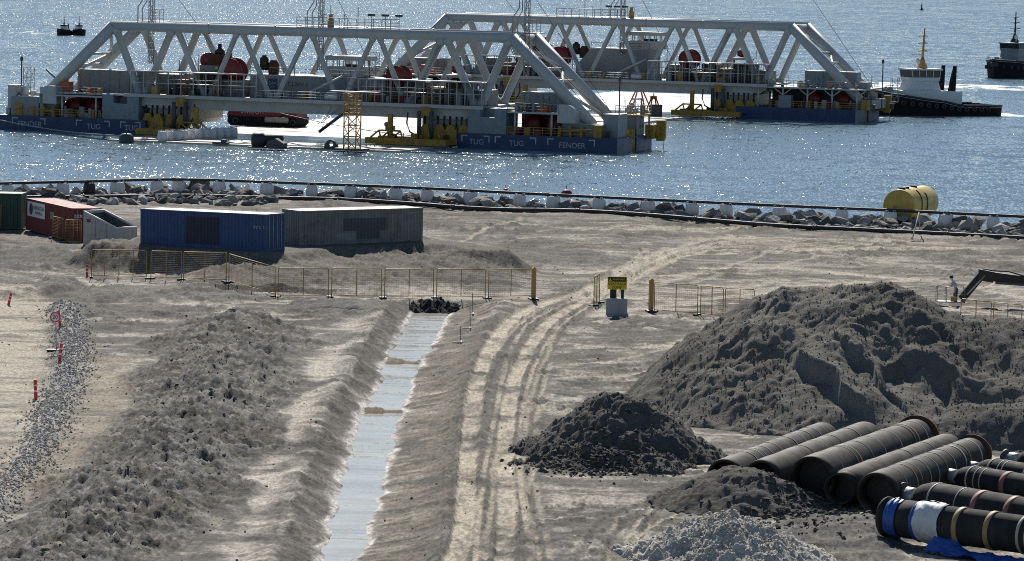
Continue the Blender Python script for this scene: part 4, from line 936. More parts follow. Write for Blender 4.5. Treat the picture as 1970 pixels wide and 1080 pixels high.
big_pipe('dusty brown pipe second from the left, its mouth behind the sand cone', 1463, 958, 1664, 876, 0.88, 'pipe_dusty_pale', [(.35, .05, bo), (.48, .06, bp), (.62, .05, bo), (.8, .06, bp)], r_end=0.86)
big_pipe('thickest dusty dredge pipe, mouth wide open, middle of the row', 1558, 968, 1762, 882, 1.06, 'pipe_dusty', [(.10, .04, bp), (.24, .06, bo), (.27, .12, bo), (.38, .04, bp), (.5, .05, bp), (.66, .05, bp), (.80, .05, bo), (.83, .12, bo), (.92, .06, bp)], r_end=0.98, flange=True)
big_pipe('slimmer grey pipe with a brown sleeve sticking out of its mouth', 1612, 974, 1822, 893, 0.80, 'pipe_dusty_pale', [(.3, .05, bp), (.55, .05, bp), (.75, .05, bp)], r_end=0.78, neck=0.70)
big_pipe('dusty pipe with a rusty flange at its far end, rightmost of the row', 1684, 986, 1868, 906, 0.92, 'pipe_dusty', [(.12, .04, bp), (.22, .08, bo), (.27, .06, bo), (.36, .04, bp), (.45, .05, bp), (.54, .05, bo), (.63, .05, bp), (.74, .14, bp), (.80, .06, bo), (.92, .10, bp)], r_end=0.84, flange=True)

def hose(label, x0, y0, x1, y1, r, bands, nozzle=True, Lx=14.0):
    a = at(x0, y0); b = at(x1, y1); ang = math.atan2(b.y - a.y, b.x - a.x)
    o = thing('floating_hose', label, 'hose', (a.x, a.y, zg(a.x, a.y)), ang, 'black hoses with banded ends at the right'); L = Lx
    if nozzle:
        MB().rev((0, 0, r), (1, 0, 0), [(1.0, r * 0.56), (1.35, r * 0.80), (1.9, r * 0.99), (2.3, r), (L - 0.8, r), (L, r * 0.6)], 32).build('casing', 'hose_black', o)
        nz = MB().rev((0, 0, r), (1, 0, 0), [(0.12, r * 0.50), (1.05, r * 0.50)], 24).build('nozzle', 'nozzle_steel', o)
        MB().rev((0, 0, r), (1, 0, 0), [(0, r * 0.5), (0.0, r * 0.70), (0.14, r * 0.70), (0.14, r * 0.5)], 24, cap=False).build('flange', 'dark_steel', nz)
        MB().rev((0, 0, r), (1, 0, 0), [(0.03, 0.01), (0.031, r * 0.46)], 24, cap=False).build('mouth', 'black_plain', nz)
    else:
        MB().rev((0, 0, r), (1, 0, 0), [(0.5, r * 0.75), (0.0, r * 0.78), (0.0, r * 1.06), (0.12, r * 1.06), (0.14, r * 0.9), (0.9, r * 0.9), (1.0, r), (2.0, r), (2.05, r * 0.97), (L, r * 0.97)], 36, cap=False).build('casing', 'hose_black', o)
        MB().rev((0, 0, r), (1, 0, 0), [(0.5, 0.01), (0.501, r * 0.8)], 24, cap=False).build('mouth', 'black_plain', o)
    for x, w, m_ in bands: MB().rev((0, 0, r), (1, 0, 0), [(x, r + 0.002), (x + 0.005, r + 0.016), (x + w, r + 0.016), (x + w + 0.005, r + 0.002)], 32, cap=False).build('band', m_, o)
    return o
hose('black hose with a steel nozzle, uppermost of the banded hoses at the right edge', 1934, 905, 2010, 916, 0.62, [(2.3, .10, bp), (3.0, .06, bp)])
hose('black hose with a steel nozzle, second from the top at the right edge', 1858, 923, 1970, 942, 0.62, [(1.95, .10, bp), (2.6, .06, bp), (2.9, .06, bp), (4.3, .3, 'band_red')])
hose('black hose with steel nozzle and two red bands, third from the top', 1816, 941, 1970, 968, 0.62, [(2.0, .10, bp), (2.5, .06, bp), (2.9, .06, bp), (4.2, .3, 'band_red'), (6.6, .3, 'band_red')])
hose('thick black hose with a conical end, steel nozzle and brown bands', 1736, 982, 1970, 1024, 0.80, [(2.3, .10, bp), (4.0, .05, bp), (5.0, .3, 'band_red'), (7.0, .3, 'band_red'), (8.4, .5, 'wrap_white')])
hb_ = hose('nearest black hose, tied in white wrap and blue tarpaulin, gold bands', 1705, 1042, 1970, 1078, 0.80, [(3.75, .24, 'band_ochre'), (5.3, .24, 'band_ochre'), (6.9, .14, 'band_pale'), (7.3, .5, 'band_pale')], nozzle=False)
def wrap(name, mat, x0, x1, r, amp, seed, par, a0=0.0, a1=2 * math.pi):
    nx, na = 26, 56; vs = []; rng = np.random.RandomState(seed)
    for i in range(nx):
        for k in range(na):
            t = i / (nx - 1); a = a0 + (a1 - a0) * k / (na - 1)
            f = float(fbm(np.array([a * 2.2 + t * 2]), np.array([t * 3.0]), 3, seed)[0]); g = float(fbm(np.array([a * 7]), np.array([t * 2.0]), 2, seed + 5)[0])
            R_ = r + 0.02 + amp * (0.5 + f) * math.sin(math.pi * min(1, max(0, t))) ** 0.6 + amp * 0.35 * abs(g)
            xx = x0 + (x1 - x0) * t + 0.06 * f
            vs.append((xx, math.sin(a) * R_, 0.80 + math.cos(a) * R_))
    return MB().add(vs, [(i * na + k, i * na + k + 1, (i + 1) * na + k + 1, (i + 1) * na + k) for i in range(nx - 1) for k in range(na - 1)], True).build(name, mat, par)
wrap('white_wrap', 'wrap_white', 1.75, 3.05, 0.79, 0.12, 51, hb_); wrap('blue_wrap', 'tarp_blue', 0.28, 0.85, 0.74, 0.12, 61, hb_); wrap('blue_wrap', 'tarp_blue', 1.66, 1.86, 0.81, 0.05, 63, hb_)
# blue tarpaulin on the sand
nx, ny = 70, 26; c0 = Vector(hb_.location); ca, sa = math.cos(hb_.rotation_euler.z), math.sin(hb_.rotation_euler.z); vs = []
for i in range(nx):
    for j in range(ny):
        t = i / (nx - 1); s = j / (ny - 1)
        lx = 2.9 + 6.2 * t; edge = 0.45 + 0.35 * math.sin(t * 3.1) + 0.4 * float(fbm(np.array([t * 5]), np.array([0.5]), 2, 71)[0])
        ly = -0.55 - s * (0.55 + edge); climb = max(0, 1 - t * 3.2) * max(0, 1 - s * 1.4) * 0.75
        f = float(fbm(np.array([t * 14]), np.array([s * 4.0]), 3, 75)[0])
        X_ = c0.x + lx * ca - ly * sa; Y_ = c0.y + lx * sa + ly * ca; vs.append((X_, Y_ , max(0.03, 0.11 + 0.22 * f) + climb + zg(X_, Y_)))
tp = MB().add(vs, [(i * ny + j, (i + 1) * ny + j, (i + 1) * ny + j + 1, i * ny + j + 1) for i in range(nx - 1) for j in range(ny - 1)], True).build('tarpaulin', 'tarp_blue')
tag(tp, 'crumpled blue tarpaulin on the sand below the nearest hose', 'tarpaulin')

# ------------------------------------------------------------------ the two immersion vessels
TH = R(19.0)
UX = Vector((math.cos(TH), -math.sin(TH), 0)); VX = Vector((math.sin(TH), math.cos(TH), 0))
def rail(name, par, pts, h, mat='grey_steel', n_h=3, step=1.5, r=0.045, posts=True):
    """a railing along a line of points: posts and horizontals as one part"""
    mb = MB(); pts = [Vector(p) for p in pts]
    for a, b in zip(pts[:-1], pts[1:]):
        for k in range(1, n_h + 1): z = Vector((0, 0, h * k / n_h)); mb.tube(a + z, b + z, r * (1.25 if k == n_h else 0.8), 5)
        n = max(1, int((b - a).length / step))
        for k in range(n + 1): q = a + (b - a) * k / n; mb.tube(q, q + Vector((0, 0, h)), r, 5)
    return mb.build(name, mat, par)
def d_house(name, par, x0, x1, y0, y1, z0, z1, r, mat='house_grey', flip=False):
    """housing with one rounded upper corner"""
    pts = [(x0, z0), (x1, z0)] + [(x1 - r + r * math.cos(a), z1 - r + r * math.sin(a)) for a in [math.pi / 2 * k / 8 for k in range(9)]] + [(x0, z1)]
    if flip: pts = [(x0 + x1 - x, z) for x, z in pts]
    return MB().prism(pts, y0, y1).build(name, mat, par)
def reel(par, x, y, z, r, w, mat='red_paint', axis=(0, 1, 0)):
    o = MB().rev((x, y - w / 2, z), axis, [(0, 0.1), (0, r), (0.12, r), (0.14, r * 0.72), (w - 0.14, r * 0.72), (w - 0.12, r), (w, r), (w, 0.1)], 24).build('winch_reel', mat, par)
    return o
def mast(par, x, y, z0, z1, name='mast', mat='dark_steel', w=0.35, arms=2):
    mb = MB(); mb.tube((x, y, z0), (x, y, z1), 0.09, 6, 0.05)
    o = mb.build(name, mat, par)
    return o
def lattice(par, x, y, z0, z1, w, mat, name='lattice_mast', step=0.9, r=0.06):
    mb = MB(); c = [(x - w, y - w), (x + w, y - w), (x + w, y + w), (x - w, y + w)]
    for p in c: mb.tube((*p, z0), (*p, z1), r, 5)
    n = max(2, int((z1 - z0) / step))
    for k in range(n + 1):
        z = z0 + (z1 - z0) * k / n
        for i in range(4):
            a, b = c[i], c[(i + 1) % 4]; mb.tube((*a, z), (*b, z), r * 0.7, 4)
            if k < n: mb.tube((*(a if k % 2 else b), z), (*(b if k % 2 else a), z + (z1 - z0) / n), r * 0.7, 4)
    return mb.build(name, mat, par)
def ladder(par, p, q, w=0.5, name='stair', mat='grey_steel'):
    p = Vector(p); q = Vector(q); mb = MB()
    for s in (-w, w): mb.tube(p + Vector((0, s, 0)), q + Vector((0, s, 0)), 0.07, 5); mb.tube(p + Vector((0, s, 1.0)), q + Vector((0, s, 1.0)), 0.035, 4)
    n = int((q - p).length / 0.45)
    for k in range(1, n): c = p + (q - p) * k / n; mb.tube(c + Vector((0, -w, 0)), c + Vector((0, w, 0)), 0.04, 4)
    return mb.build(name, mat, par)
def small_box(par, x0, x1, y0, y1, z0, z1, mat, name='equipment_box'):
    b = 0.04; return MB().prism([(x0, z0), (x1, z0), (x1, z1 - b), (x1 - b, z1), (x0 + b, z1), (x0, z1 - b)], y0, y1).build(name, mat, par)
def clutter(par, rn, n, x0, x1, y0, y1, z, hmax, mats):
    for _ in range(n):
        x = rn.uniform(x0, x1); y = rn.uniform(y0, y1); w = rn.uniform(0.25, 0.9); h = rn.uniform(0.3, hmax); k = rn.random(); m_ = rn.choice(mats)
        if k < 0.5: small_box(par, x - w / 2, x + w / 2, y - 0.4, y + 0.4, z, z + h, m_)
        elif k < 0.75: MB().rev((x, y, z), (0, 0, 1), [(0, w * 0.45), (h, w * 0.45), (h + 0.1, w * 0.2)], 12).build('drum', m_, par)
        else: MB().tube((x, y, z), (x + rn.uniform(-0.2, 0.2), y, z + h * 1.7), 0.06, 6).build('vent_pipe', m_, par)
TOPN = [-72.4, -63.5, -54.0, -44.0, -34.5, -25.0, -15.6]; BOTN = [-68.0, -58.5, -49.0, -39.5, -30.0, -20.2]; ZC, ZD = 14.4, 5.0

def brace(par, p, q, r):
    p = Vector(p); q = Vector(q); L = (q - p).length
    MB().rev(p, q - p, [(0, r * 1.28), (0.75, r * 1.22), (0.8, r), (L - 0.8, r), (L - 0.75, r * 1.22), (L, r * 1.28)], 12).build('diagonal', 'white_steel', par)
def vessel(label, origin, first, pr, pl):
    o = thing('immersion_vessel', label, 'work vessel', origin, -TH, 'truss built immersion vessels'); rn = random.Random(5 if first else 9)
    W = 'white_steel'; G = 'grey_steel'
    # trusses
    for v in (3.0, 12.0):
        tb('top_chord', W, o, (TOPN[0] - 0.3, v, ZC), (TOPN[-1] + 0.3, v, ZC), 0.66, 18)
        tb('end_leg', W, o, (TOPN[-1], v, ZC + 0.05), (-4.3, v, 3.4), 0.78, 16); tb('end_leg', W, o, (TOPN[0], v, ZC + 0.05), (-83.7, v, 3.4), 0.78, 16)
        for i, b in enumerate(BOTN):
            r = 0.52 if i in (0, 5) else 0.38
            r0 = 0.52 if i in (0, 5) else 0.36; r1 = 0.52 if i in (0, 4, 5) else 0.36
            brace(o, (TOPN[i] + 0.35, v, ZC - 0.3), (b - 0.35, v, ZD + 0.3), r0 if i != 5 else 0.52); brace(o, (b + 0.35, v, ZD + 0.3), (TOPN[i + 1] - 0.35, v, ZC - 0.3), r1 if i != 0 else 0.5)
        for x in (-58.6, -49.0, -39.4, -30.0): MB().rev((x, v, ZC), (1, 0, 0), [(0, 0.67), (0.02, 0.72), (0.22, 0.72), (0.24, 0.67)], 18, cap=False).build('chord_flange', W, o)
        for x0, x1 in ((-69.0, -19.0),): tb('bottom_chord', W, o, (x0, v, ZD - 0.2), (x1, v, ZD - 0.2), 0.62, 16)
    for x in (TOPN[0], TOPN[-1], -44.0): tb('cross_beam', W, o, (x, 3.4, ZC), (x, 11.6, ZC), 0.36, 12)
    for s, xa, xb in ((1, TOPN[-1], -4.3), (-1, TOPN[0], -83.7)):
        for t0, t1 in ((0.06, 0.36), (0.62, 0.36), (0.62, 0.93)):
            f = lambda t, v: (xa + (xb - xa) * t, v, ZC + (3.4 - ZC) * t)
            tb('leg_brace', W, o, f(t0, 3.5), f(t1, 11.5), 0.22, 8); 
        tb('leg_brace', W, o, f(0.5, 3.5), f(0.5, 11.5), 0.2, 8); tb('leg_brace', W, o, f(0.36, 3.5), f(0.36, 11.5), 0.2, 8)
    # deck between the pontoons
    dk = MB(); dk.prism([(-69.2, 4.5), (-66.5, 3.6), (-21.5, 3.6), (-19.0, 4.5), (-19.0, 5.2), (-69.2, 5.2)], 1.4, 13.6); dk.build('deck_girder', W, o)
    bx('deck_plate', G, o, -69.5, -18.5, 0.3, 14.7, 5.25, 5.42); bx('walkway_edge', W, o, -69.5, -18.5, 0.18, 0.32, 5.05, 5.5)
    for x0, x1 in ((-66.5, -60.5), (-27.5, -21.5)): MB().prism([(x0, 3.62), (x1, 3.62), (x1, 1.6), (x0 + 0.8, 1.6), (x0, 2.2)] if x0 > -50 else [(x0, 3.62), (x1, 3.62), (x1, 2.2), (x1 - 0.8, 1.6), (x0, 1.6)], 2.0, 13.0).build('girder_haunch', W, o)
    rail('guard_frame', o, [(-68.6, 0.5, 5.42), (-50.5, 0.5, 5.42)], 3.1, 'white_steel', 2, 1.75, 0.085); rail('guard_frame', o, [(-36.0 if first else -38.0, 0.5, 5.42), (-18.8, 0.5, 5.42)], 3.1, 'white_steel', 2, 1.1, 0.08)
    rail('guard_frame', o, [(-68.6, 1.8, 5.42), (-50.5, 1.8, 5.42)], 3.1, 'grey_steel', 3, 1.1, 0.04); rail('guard_frame', o, [(-38.0, 1.8, 5.42), (-18.8, 1.8, 5.42)], 3.1, 'grey_steel', 3, 0.8, 0.04)
    rail('hand_rail', o, [(-50.5, 0.45, 5.42), (-36, 0.45, 5.42)], 1.1, 'white_steel', 3, 1.3, 0.03); rail('hand_rail', o, [(-69, 14.5, 5.42), (-19, 14.5, 5.42)], 1.1, 'grey_steel', 3, 2.0, 0.035)
    # working house, control cabin, reels in the middle
    MB().prism([(-53.5, 5.42), (-29.5, 5.42), (-29.5, 8.3), (-53.5, 8.3)] if first else [(-51.6, 5.42), (-39.4, 5.42), (-39.4, 10.0), (-49.2, 10.0), (-51.6, 7.2)], 5.6, 10.8).build('machine_house', 'house_grey', o)
    hx = (-53.5, -29.5) if first else (-51.6, -39.4)
    bx('house_roof', 'white_steel', o, hx[0] - 0.1 + (0 if first else 2.4), hx[1] + 0.1, 5.5, 10.9, 8.31 if first else 10.01, 8.45 if first else 10.13)
    rail('roof_rail', o, [(hx[0] + (0 if first else 2.5), 5.6, 8.45 if first else 10.13), (hx[1], 5.6, 8.45 if first else 10.13)], 0.9, 'dark_steel', 2, 1.6, 0.03)
    if first:
        pnl = bx('logo_panel', 'hull_blue', o, -50.9, -49.6, 5.57, 5.595, 6.55, 7.95); lettering('DSV', 'mark_white', pnl, (-50.25, 5.56, 7.3), 0.62); lettering('DEEP', 'mark_white', pnl, (-50.25, 5.56, 6.8), 0.28)
        lettering('CUVH 1', 'dark_steel', o, (-46.6, 5.585, 7.25), 0.85)
        for x in (-48.2, -44.8, -38.6, -37.2, -35.4, -33.0, -31.5): bx('house_door' if x < -40 else 'window', 'dark_steel' if x > -40 else 'cargo_grey', o, x, x + (1.8 if x < -40 else 0.55), 5.57, 5.592, 5.55, 7.0)
    else:
        for x in (-48.5, -45.5, -42.5): bx('panel_seam', 'grey_steel', o, x, x + 0.1, 5.57, 5.595, 5.5, 9.9)
        bx('service_hatch', 'cargo_grey', o, -44.6, -42.2, 5.57, 5.595, 6.0, 6.9)
    cx0, cx1, cz = (-42.8, -37.4, 8.5) if first else (-43.4, -37.9, 10.15)
    cab = MB().prism([(cx0 + 0.2, cz), (cx1 - 0.2, cz), (cx1, cz + 0.5), (cx1, cz + 1.3), (cx0, cz + 1.3), (cx0, cz + 0.5)], 6.2, 10.2).build('control_cabin', 'white_steel', o)
    bx('cabin_roof', 'white_steel', cab, cx0 - 0.15, cx1 + 0.15, 6.0, 10.4, cz + 2.15, cz + 2.75)
    n = 6
    for k in range(n + 1): x = cx0 + (cx1 - cx0) * k / n; bx('window_post', 'white_steel', cab, x - 0.07, x + 0.07, 6.2, 6.32, cz + 1.3, cz + 2.15); bx('window_post', 'white_steel', cab, x - 0.06, x + 0.06, 10.1, 10.2, cz + 1.3, cz + 2.15)
    bx('operator_desk', 'dark_steel', cab, cx0 + 2.2, cx1 - 1.0, 7.6, 8.2, cz + 1.3, cz + 1.62)
    tb('cabin_leg', 'white_steel', o, (cx0 + 0.6, 8, 5.4), (cx0 + 0.6, 8, cz), 0.2); tb('cabin_leg', 'white_steel', o, (cx1 - 0.6, 8, 5.4), (cx1 - 0.6, 8, cz), 0.2)
    rail('cabin_rail', o, [(cx1, 6.3, 8.45 if first else 10.1), (cx1 + 2.2, 6.3, 8.45 if first else 10.1)], 1.0, 'grey_steel', 3, 0.7, 0.03)
    for x, z, r in (((-56.4, 8.7, 1.75), (-32.6, 8.7, 1.5)) if first else ((-54.5, 8.6, 1.6), (-33.0, 8.8, 1.55))):
        reel(o, x, 6.5, z, r, 2.2); bx('reel_stand', 'white_steel', o, x - 1.5, x + 1.5, 5.5, 7.5, 5.42, 7.1)
    for x in (-57.5, -24.8):
        MB().rev((x + 0.4, 7, 9.4), (0, 0, 1), [(0, 0.5), (0.2, 0.95), (0.9, 1.0), (1.1, 0.6), (1.12, 0.35), (2.2, 0.3)], 16).build('capstan_head', 'red_paint', o)
        bx('capstan_table', 'white_steel', o, x - 1.3, x + 1.9, 6, 8, 8.9, 9.25)
        for s in (-1.1, 1.6): tb('table_leg', 'white_steel', o, (x + s * 1.35, 7, 5.4), (x + s, 7, 8.9), 0.2)
    reel(o, -60.6, 8, 10.0, 1.0, 1.2, 'red_paint'); small_box(o, -61.5, -57.0, 7, 9, 5.42, 9.4, 'cargo_grey', 'winch_housing'); small_box(o, -60.2, -58.4, 6.8, 9.2, 9.42, 10.9, 'rust', 'hydraulic_unit'); MB().rev((-59.0, 8, 10.92), (0, 0, 1), [(0, 0.7), (0.4, 0.7), (0.7, 0.3), (1.4, 0.25)], 12).build('exhaust_stack', 'black_plain', o)
    MB().rev((-52.0, 6.8, 9.0), (0, 0, 1), [(0, 0.6), (1.6, 0.6), (1.8, 0.3), (2.0, 0.3)], 12).build('exhaust_stack', 'black_plain', o); MB().rev((-50.8, 7.2, 8.45), (0, 0, 1), [(0, 0.7), (1.3, 0.8), (1.9, 0.4)], 12).build('vent_cowl', 'rust', o)
    clutter(o, rn, 30, -67.5, -54.5, 1.2, 6, 5.42, 1.8, ['grey_steel', 'tan_steel', 'dark_steel', 'cargo_grey', 'red_paint']); clutter(o, rn, 36, -36, -20, 1.2, 6, 5.42, 1.9, ['grey_steel', 'tan_steel', 'yellow_paint', 'dark_steel', 'cargo_grey', 'red_paint'])
    for x0, x1, y0, z1, m_ in ((-67.6, -64.2, 6.5, 8.0, 'cargo_grey'), (-63.8, -62.0, 5.0, 7.4, 'tan_steel'), (-61.4, -58.4, 4.5, 8.2, 'dark_steel'), (-57.8, -54.0, 4.6, 7.6, 'cargo_grey'), (-36.0, -33.6, 4.2, 7.9, 'grey_steel'), (-33.2, -30.8, 4.6, 7.0, 'red_paint'), (-30.4, -28.0, 4.4, 8.2, 'dark_steel'), (-27.6, -25.6, 3.8, 7.6, 'tan_steel'), (-25.2, -22.4, 4.4, 8.3, 'dark_steel'), (-22.0, -19.4, 4.2, 7.4, 'cargo_grey')):
        small_box(o, x0, x1, y0, y0 + 4.5, 5.42, z1, m_, 'machinery_unit')
        for k in range(3): tb('pipe_run', 'grey_steel', o, (x0 - 0.2, y0 - 0.25, 5.9 + 0.7 * k), (x1 + 0.2, y0 - 0.25, 5.9 + 0.7 * k), 0.07, 6)
    clutter(o, rn, 20, -52, -37, 1.4, 4.4, 5.42, 1.3, ['grey_steel', 'cargo_grey', 'yellow_paint'])
    tb('davit_arm', 'white_steel', o, (-43.4, 2.2, 6.5), (-38.9, 2.2, 8.7), 0.16); tb('davit_post', 'white_steel', o, (-43.4, 2.2, 5.4), (-43.4, 2.2, 6.7), 0.2); MB().rev((-41.0, 1.2, 5.95), (1, 0, 0), [(0, 0.1), (0.1, 0.38), (1.7, 0.38), (1.8, 0.1)], 12).build('life_raft_canister', 'plain_white', o)
    ladder(o, (-29.2, 2.2, 5.5), (-25.4, 2.2, 13.2), 0.45, 'truss_stair'); ladder(o, (-62.6, 10.5, 6.0), (-66.0, 10.5, 13.6), 0.4, 'truss_stair')
    for x0, x1 in ((-68.6, -54.5), (-33.5, -18.9)): bx('upper_walkway', 'grey_steel', o, x0, x1, 0.45, 4.4, 8.46, 8.54)
    for x in np.arange(-67.5, -54.6, 2.6): tb('walkway_post', 'white_steel', o, (x, 4.2, 5.4), (x, 4.2, 8.46), 0.08, 6)
    for x in np.arange(-33.0, -18.8, 2.3): tb('walkway_post', 'white_steel', o, (x, 4.2, 5.4), (x, 4.2, 8.46), 0.08, 6)
    if first:
        MB().path([(-37.0, 0.0, 4.5), (-41.2, 0.0, 1.35)], 0.2, 6).build('gangway', 'dark_steel', o); ladder(o, (-37.0, 0.0, 4.6), (-41.2, 0.0, 1.45), 0.45, 'gangway_rail', 'grey_steel'); tb('gangway_wire', 'dark_steel', o, (-41.0, 0.0, 1.5), (-39.5, 0.0, 4.9), 0.03, 4)
    # masts and walkway on the top chord
    if first: ml = ((-67.6, 4.6), (-43.2, 5.0), (-15.0, 7.0)); wx = (-46.2, -31.7)
    else: ml = ((-43.8, 5.0),); wx = (-54.5, -43.0)
    bx('top_walkway', G, o, wx[0], wx[1], 3.8, 5.6, ZC + 0.45, ZC + 0.55); rail('top_rail', o, [(wx[0], 3.8, ZC + 0.55), (wx[1], 3.8, ZC + 0.55)], 1.35, 'grey_steel', 3, 1.2, 0.05)
    for x, y in ml:
        lattice(o, x, y, ZC - 5, ZC + 8.0, 0.28, 'grey_steel', 'lattice_mast', 0.9, 0.05)
        MB().path([(x - 2.0, y, ZC + 0.6), (x - 2.0, y, ZC + 2.6), (x - 1.1, y, ZC + 3.9), (x - 1.1, y, ZC + 6.2), (x - 0.3, y, ZC + 7)], 0.08, 6).build('vent_pipe', 'grey_steel', o)
        MB().path([(x - 1.3, y, ZC + 0.6), (x - 1.3, y, ZC + 2.5), (x - 0.7, y, ZC + 3.4), (x - 0.7, y, ZC + 6.5)], 0.07, 6).build('vent_pipe', 'grey_steel', o)
        bx('mast_platform', G, o, x - 0.8, x + 2.2, y - 1.0, y + 1.2, ZC + 0.62, ZC + 0.74); rail('platform_rail', o, [(x + 0.5, y - 1.0, ZC + 0.74), (x + 2.2, y - 1.0, ZC + 0.74)], 1.6, 'grey_steel', 4, 0.5, 0.035)
    MB().rev((ml[min(1, len(ml) - 1)][0] + 1.6, 4.4, ZC + 0.74), (0, 0, 1), [(0, 0.45), (0.9, 0.42), (1.2, 0.2), (1.25, 0.28), (1.7, 0.25)], 12).build('tan_housing', 'tan_steel', o)  # plain tan housing for an unidentified object, not a lamp
    for k, x in enumerate(np.linspace(wx[0] + 4.5, wx[1] - 0.3, 6)):
        tb('antenna', 'dark_steel', o, (x, 4.6, ZC + 0.5), (x, 4.6, ZC + (3.6 if k in (0, 2) else 2.4)), 0.05, 6)
        if k > 2:
            for s in (-0.35, 0, 0.35): MB().rev((x + s, 4.5, ZC + 2.25), (0, 0, 1), [(0, 0.1), (0.12, 0.2), (0.3, 0.2), (0.34, 0.1)], 8).build('floodlight', 'dark_steel', o)
            tb('light_bar', 'dark_steel', o, (x - 0.45, 4.55, ZC + 2.3), (x + 0.45, 4.55, ZC + 2.3), 0.04, 5)
    # pontoons
    for side, (h0, h1) in (('r', pr), ('l', pl)):
        S = 1 if side == 'r' else -1
        fx = (lambda x: x) if side == 'r' else (lambda x: -88.0 - x)     # mirror about the middle
        def B(name, mat, x0, x1, y0, y1, z0, z1): a, b = sorted((fx(x0), fx(x1))); return bx(name, mat, o, a, b, y0, y1, z0, z1)
        hull = MB(); hull.box(h0, h1, 0, 6.3, -2.0, 1.9).build('hull', 'hull_blue', o); MB().box(h0, h1 - 1.0 if side == 'r' else h1, 6.3, 8.3, -2.0, 1.88).build('hull', 'dark_steel', o); MB().box(h0, h1, 8.3, 15.0, -2.0, 1.9).build('hull', 'hull_blue', o)
        bx('deck_coaming', 'dark_steel', o, h0 + 0.05, h1 - 0.05, 0.05, 14.9, 1.9, 1.98)
        ex = h1 if side == 'r' else h0
        for yv in (6.7, 7.7): tb('fender_column', 'yellow_paint', o, (ex - 0.45 * S, yv, -1.5), (ex - 0.45 * S, yv, 3.0), 0.38, 12)
        if first:
            marks = [(-21.2, -16.9, 'TUG'), (-15.9, -9.3, 'TUG'), (-9.5 + 7.4 - 0.9 - 0.9, 0, '')][:2] if side == 'r' else [(-69.9, -66.9, 'TUG'), (-76.4, -71.4, 'TUG'), (-85.9, -80.9, 'FENDER')]
            marks = [(-21.3, -17.4, 'TUG'), (-16.7, -11.0, 'TUG'), (-4.9 - 4.6, -3.0, 'FENDER')] if side == 'r' else marks
            for m0, m1, tx in marks:
                for xs, d in ((m0, 1), (m1, -1)):
                    MB().prism([(xs, 1.72), (xs + 0.85 * d, 1.72), (xs + 0.85 * d, 1.56), (xs + 0.16 * d, 1.56), (xs + 0.16 * d, 0.85), (xs, 0.85)], -0.012, -0.004).build('berth_mark', 'mark_white', o)
                lettering(tx, 'mark_white', o, ((m0 + m1) / 2 + 0.15, -0.008, 0.85), 1.0)
            if side == 'r': lettering('IVY 1', 'mark_white', o, (0.008, 10.6, 1.15), 0.9, (math.pi / 2, 0, math.pi / 2)); lettering('IMMERSION', 'mark_white', o, (0.008, 11.2, 0.5), 0.4, (math.pi / 2, 0, math.pi / 2))
        # block house on the inner side
        if first:
            B('block_house', 'house_blue', -20.6, -15.3, 0.35, 5.0, 1.98, 4.0); B('block_house_wall', 'house_blue', -20.6, -18.9, 0.36, 5.0, 4.0, 5.2); B('block_house_wall', 'house_blue', -16.9, -15.3, 0.34, 5.0, 4.0, 5.25)
            d_house('curved_hood', o, *sorted((fx(-18.9), fx(-16.9))), 2.4, 4.9, 4.0, 5.2, 0.8, 'house_grey', side == 'l'); B('sill', 'white_steel', -18.9, -16.9, 0.3, 0.9, 4.0, 4.06)
            for x, z in ((-19.6, 3.3), (-16.2, 3.3), (-17.4, 2.6)): B('vent_panel', 'cargo_grey', x - 0.4, x + 0.4, 0.325, 0.345, z - 0.35, z + 0.35)
            bay = (-15.1, -8.6)
        else:
            bay = (-19.2, -4.4); B('switch_cabinet', 'house_blue', -16.6, -14.6, 0.25, 1.7, 1.98, 3.9)
        ux0, ux1 = (-15.2, -8.2) if first else (-21.0, -3.2)
        zt = 4.75 if first else 4.95
        B('upper_deck', 'white_steel', ux0, ux1, 0.4, 14.4, zt, zt + 0.22)
        n = 2 if first else 4
        for k in range(n + 1 if not first else n):
            x = ux0 + 1.0 + (ux1 - ux0 - 2.0) * k / max(1, (n if not first else n - 1))
            tb('deck_column', 'white_steel', o, (fx(x), 0.7, 1.95), (fx(x), 0.7, zt), 0.15, 8); tb('deck_column', 'grey_steel', o, (fx(x), 7.5, 1.95), (fx(x), 7.5, zt), 0.15, 8)
            if not first:
                for s in (-1, 1): tb('knee_brace', 'white_steel', o, (fx(x), 0.7, 3.9), (fx(x + s * 1.3), 0.7, zt - 0.05), 0.1, 6)
        rail('upper_rail', o, [(fx(ux0), 0.5, zt + 0.22), (fx(ux1), 0.5, zt + 0.22)], 1.1, 'grey_steel', 3, 1.1, 0.035); rail('deck_rail', o, [(fx(bay[0]), 0.25, 1.98), (fx(-1.5 if not first else -3.0), 0.25, 1.98)], 1.0, 'tan_steel', 3, 1.2, 0.035)
        # winches in the dark bay
        for k in range(2 if first else 3):
            x = bay[0] + 2.3 + k * ((bay[1] - bay[0]) / (2 if first else 3)); reel(o, fx(x), 4.2, 3.25, 1.2, 2.0); B('winch_bed', 'dark_steel', x - 1.3, x + 1.3, 3.0, 5.6, 1.98, 2.4)
        B('bulkhead', 'dark_steel', bay[0], bay[1], 6.0, 6.3, 1.98, zt)
        clutter(o, rn, 26, *sorted((fx(bay[0]), fx(bay[1]))), 0.6, 3.0, 1.98, 1.5, ['dark_steel', 'yellow_paint', 'red_paint', 'grey_steel', 'cargo_grey']); clutter(o, rn, 20, *sorted((fx(ux0 + 0.5), fx(ux1 - 0.5))), 1.0, 4.0, zt + 0.22, 1.1, ['grey_steel', 'cargo_grey', 'dark_steel', 'tan_steel', 'orange_paint'])
        # container and hood on the upper deck
        c0, c1 = (-14.8, -8.8) if first else (-14.2, -5.8)
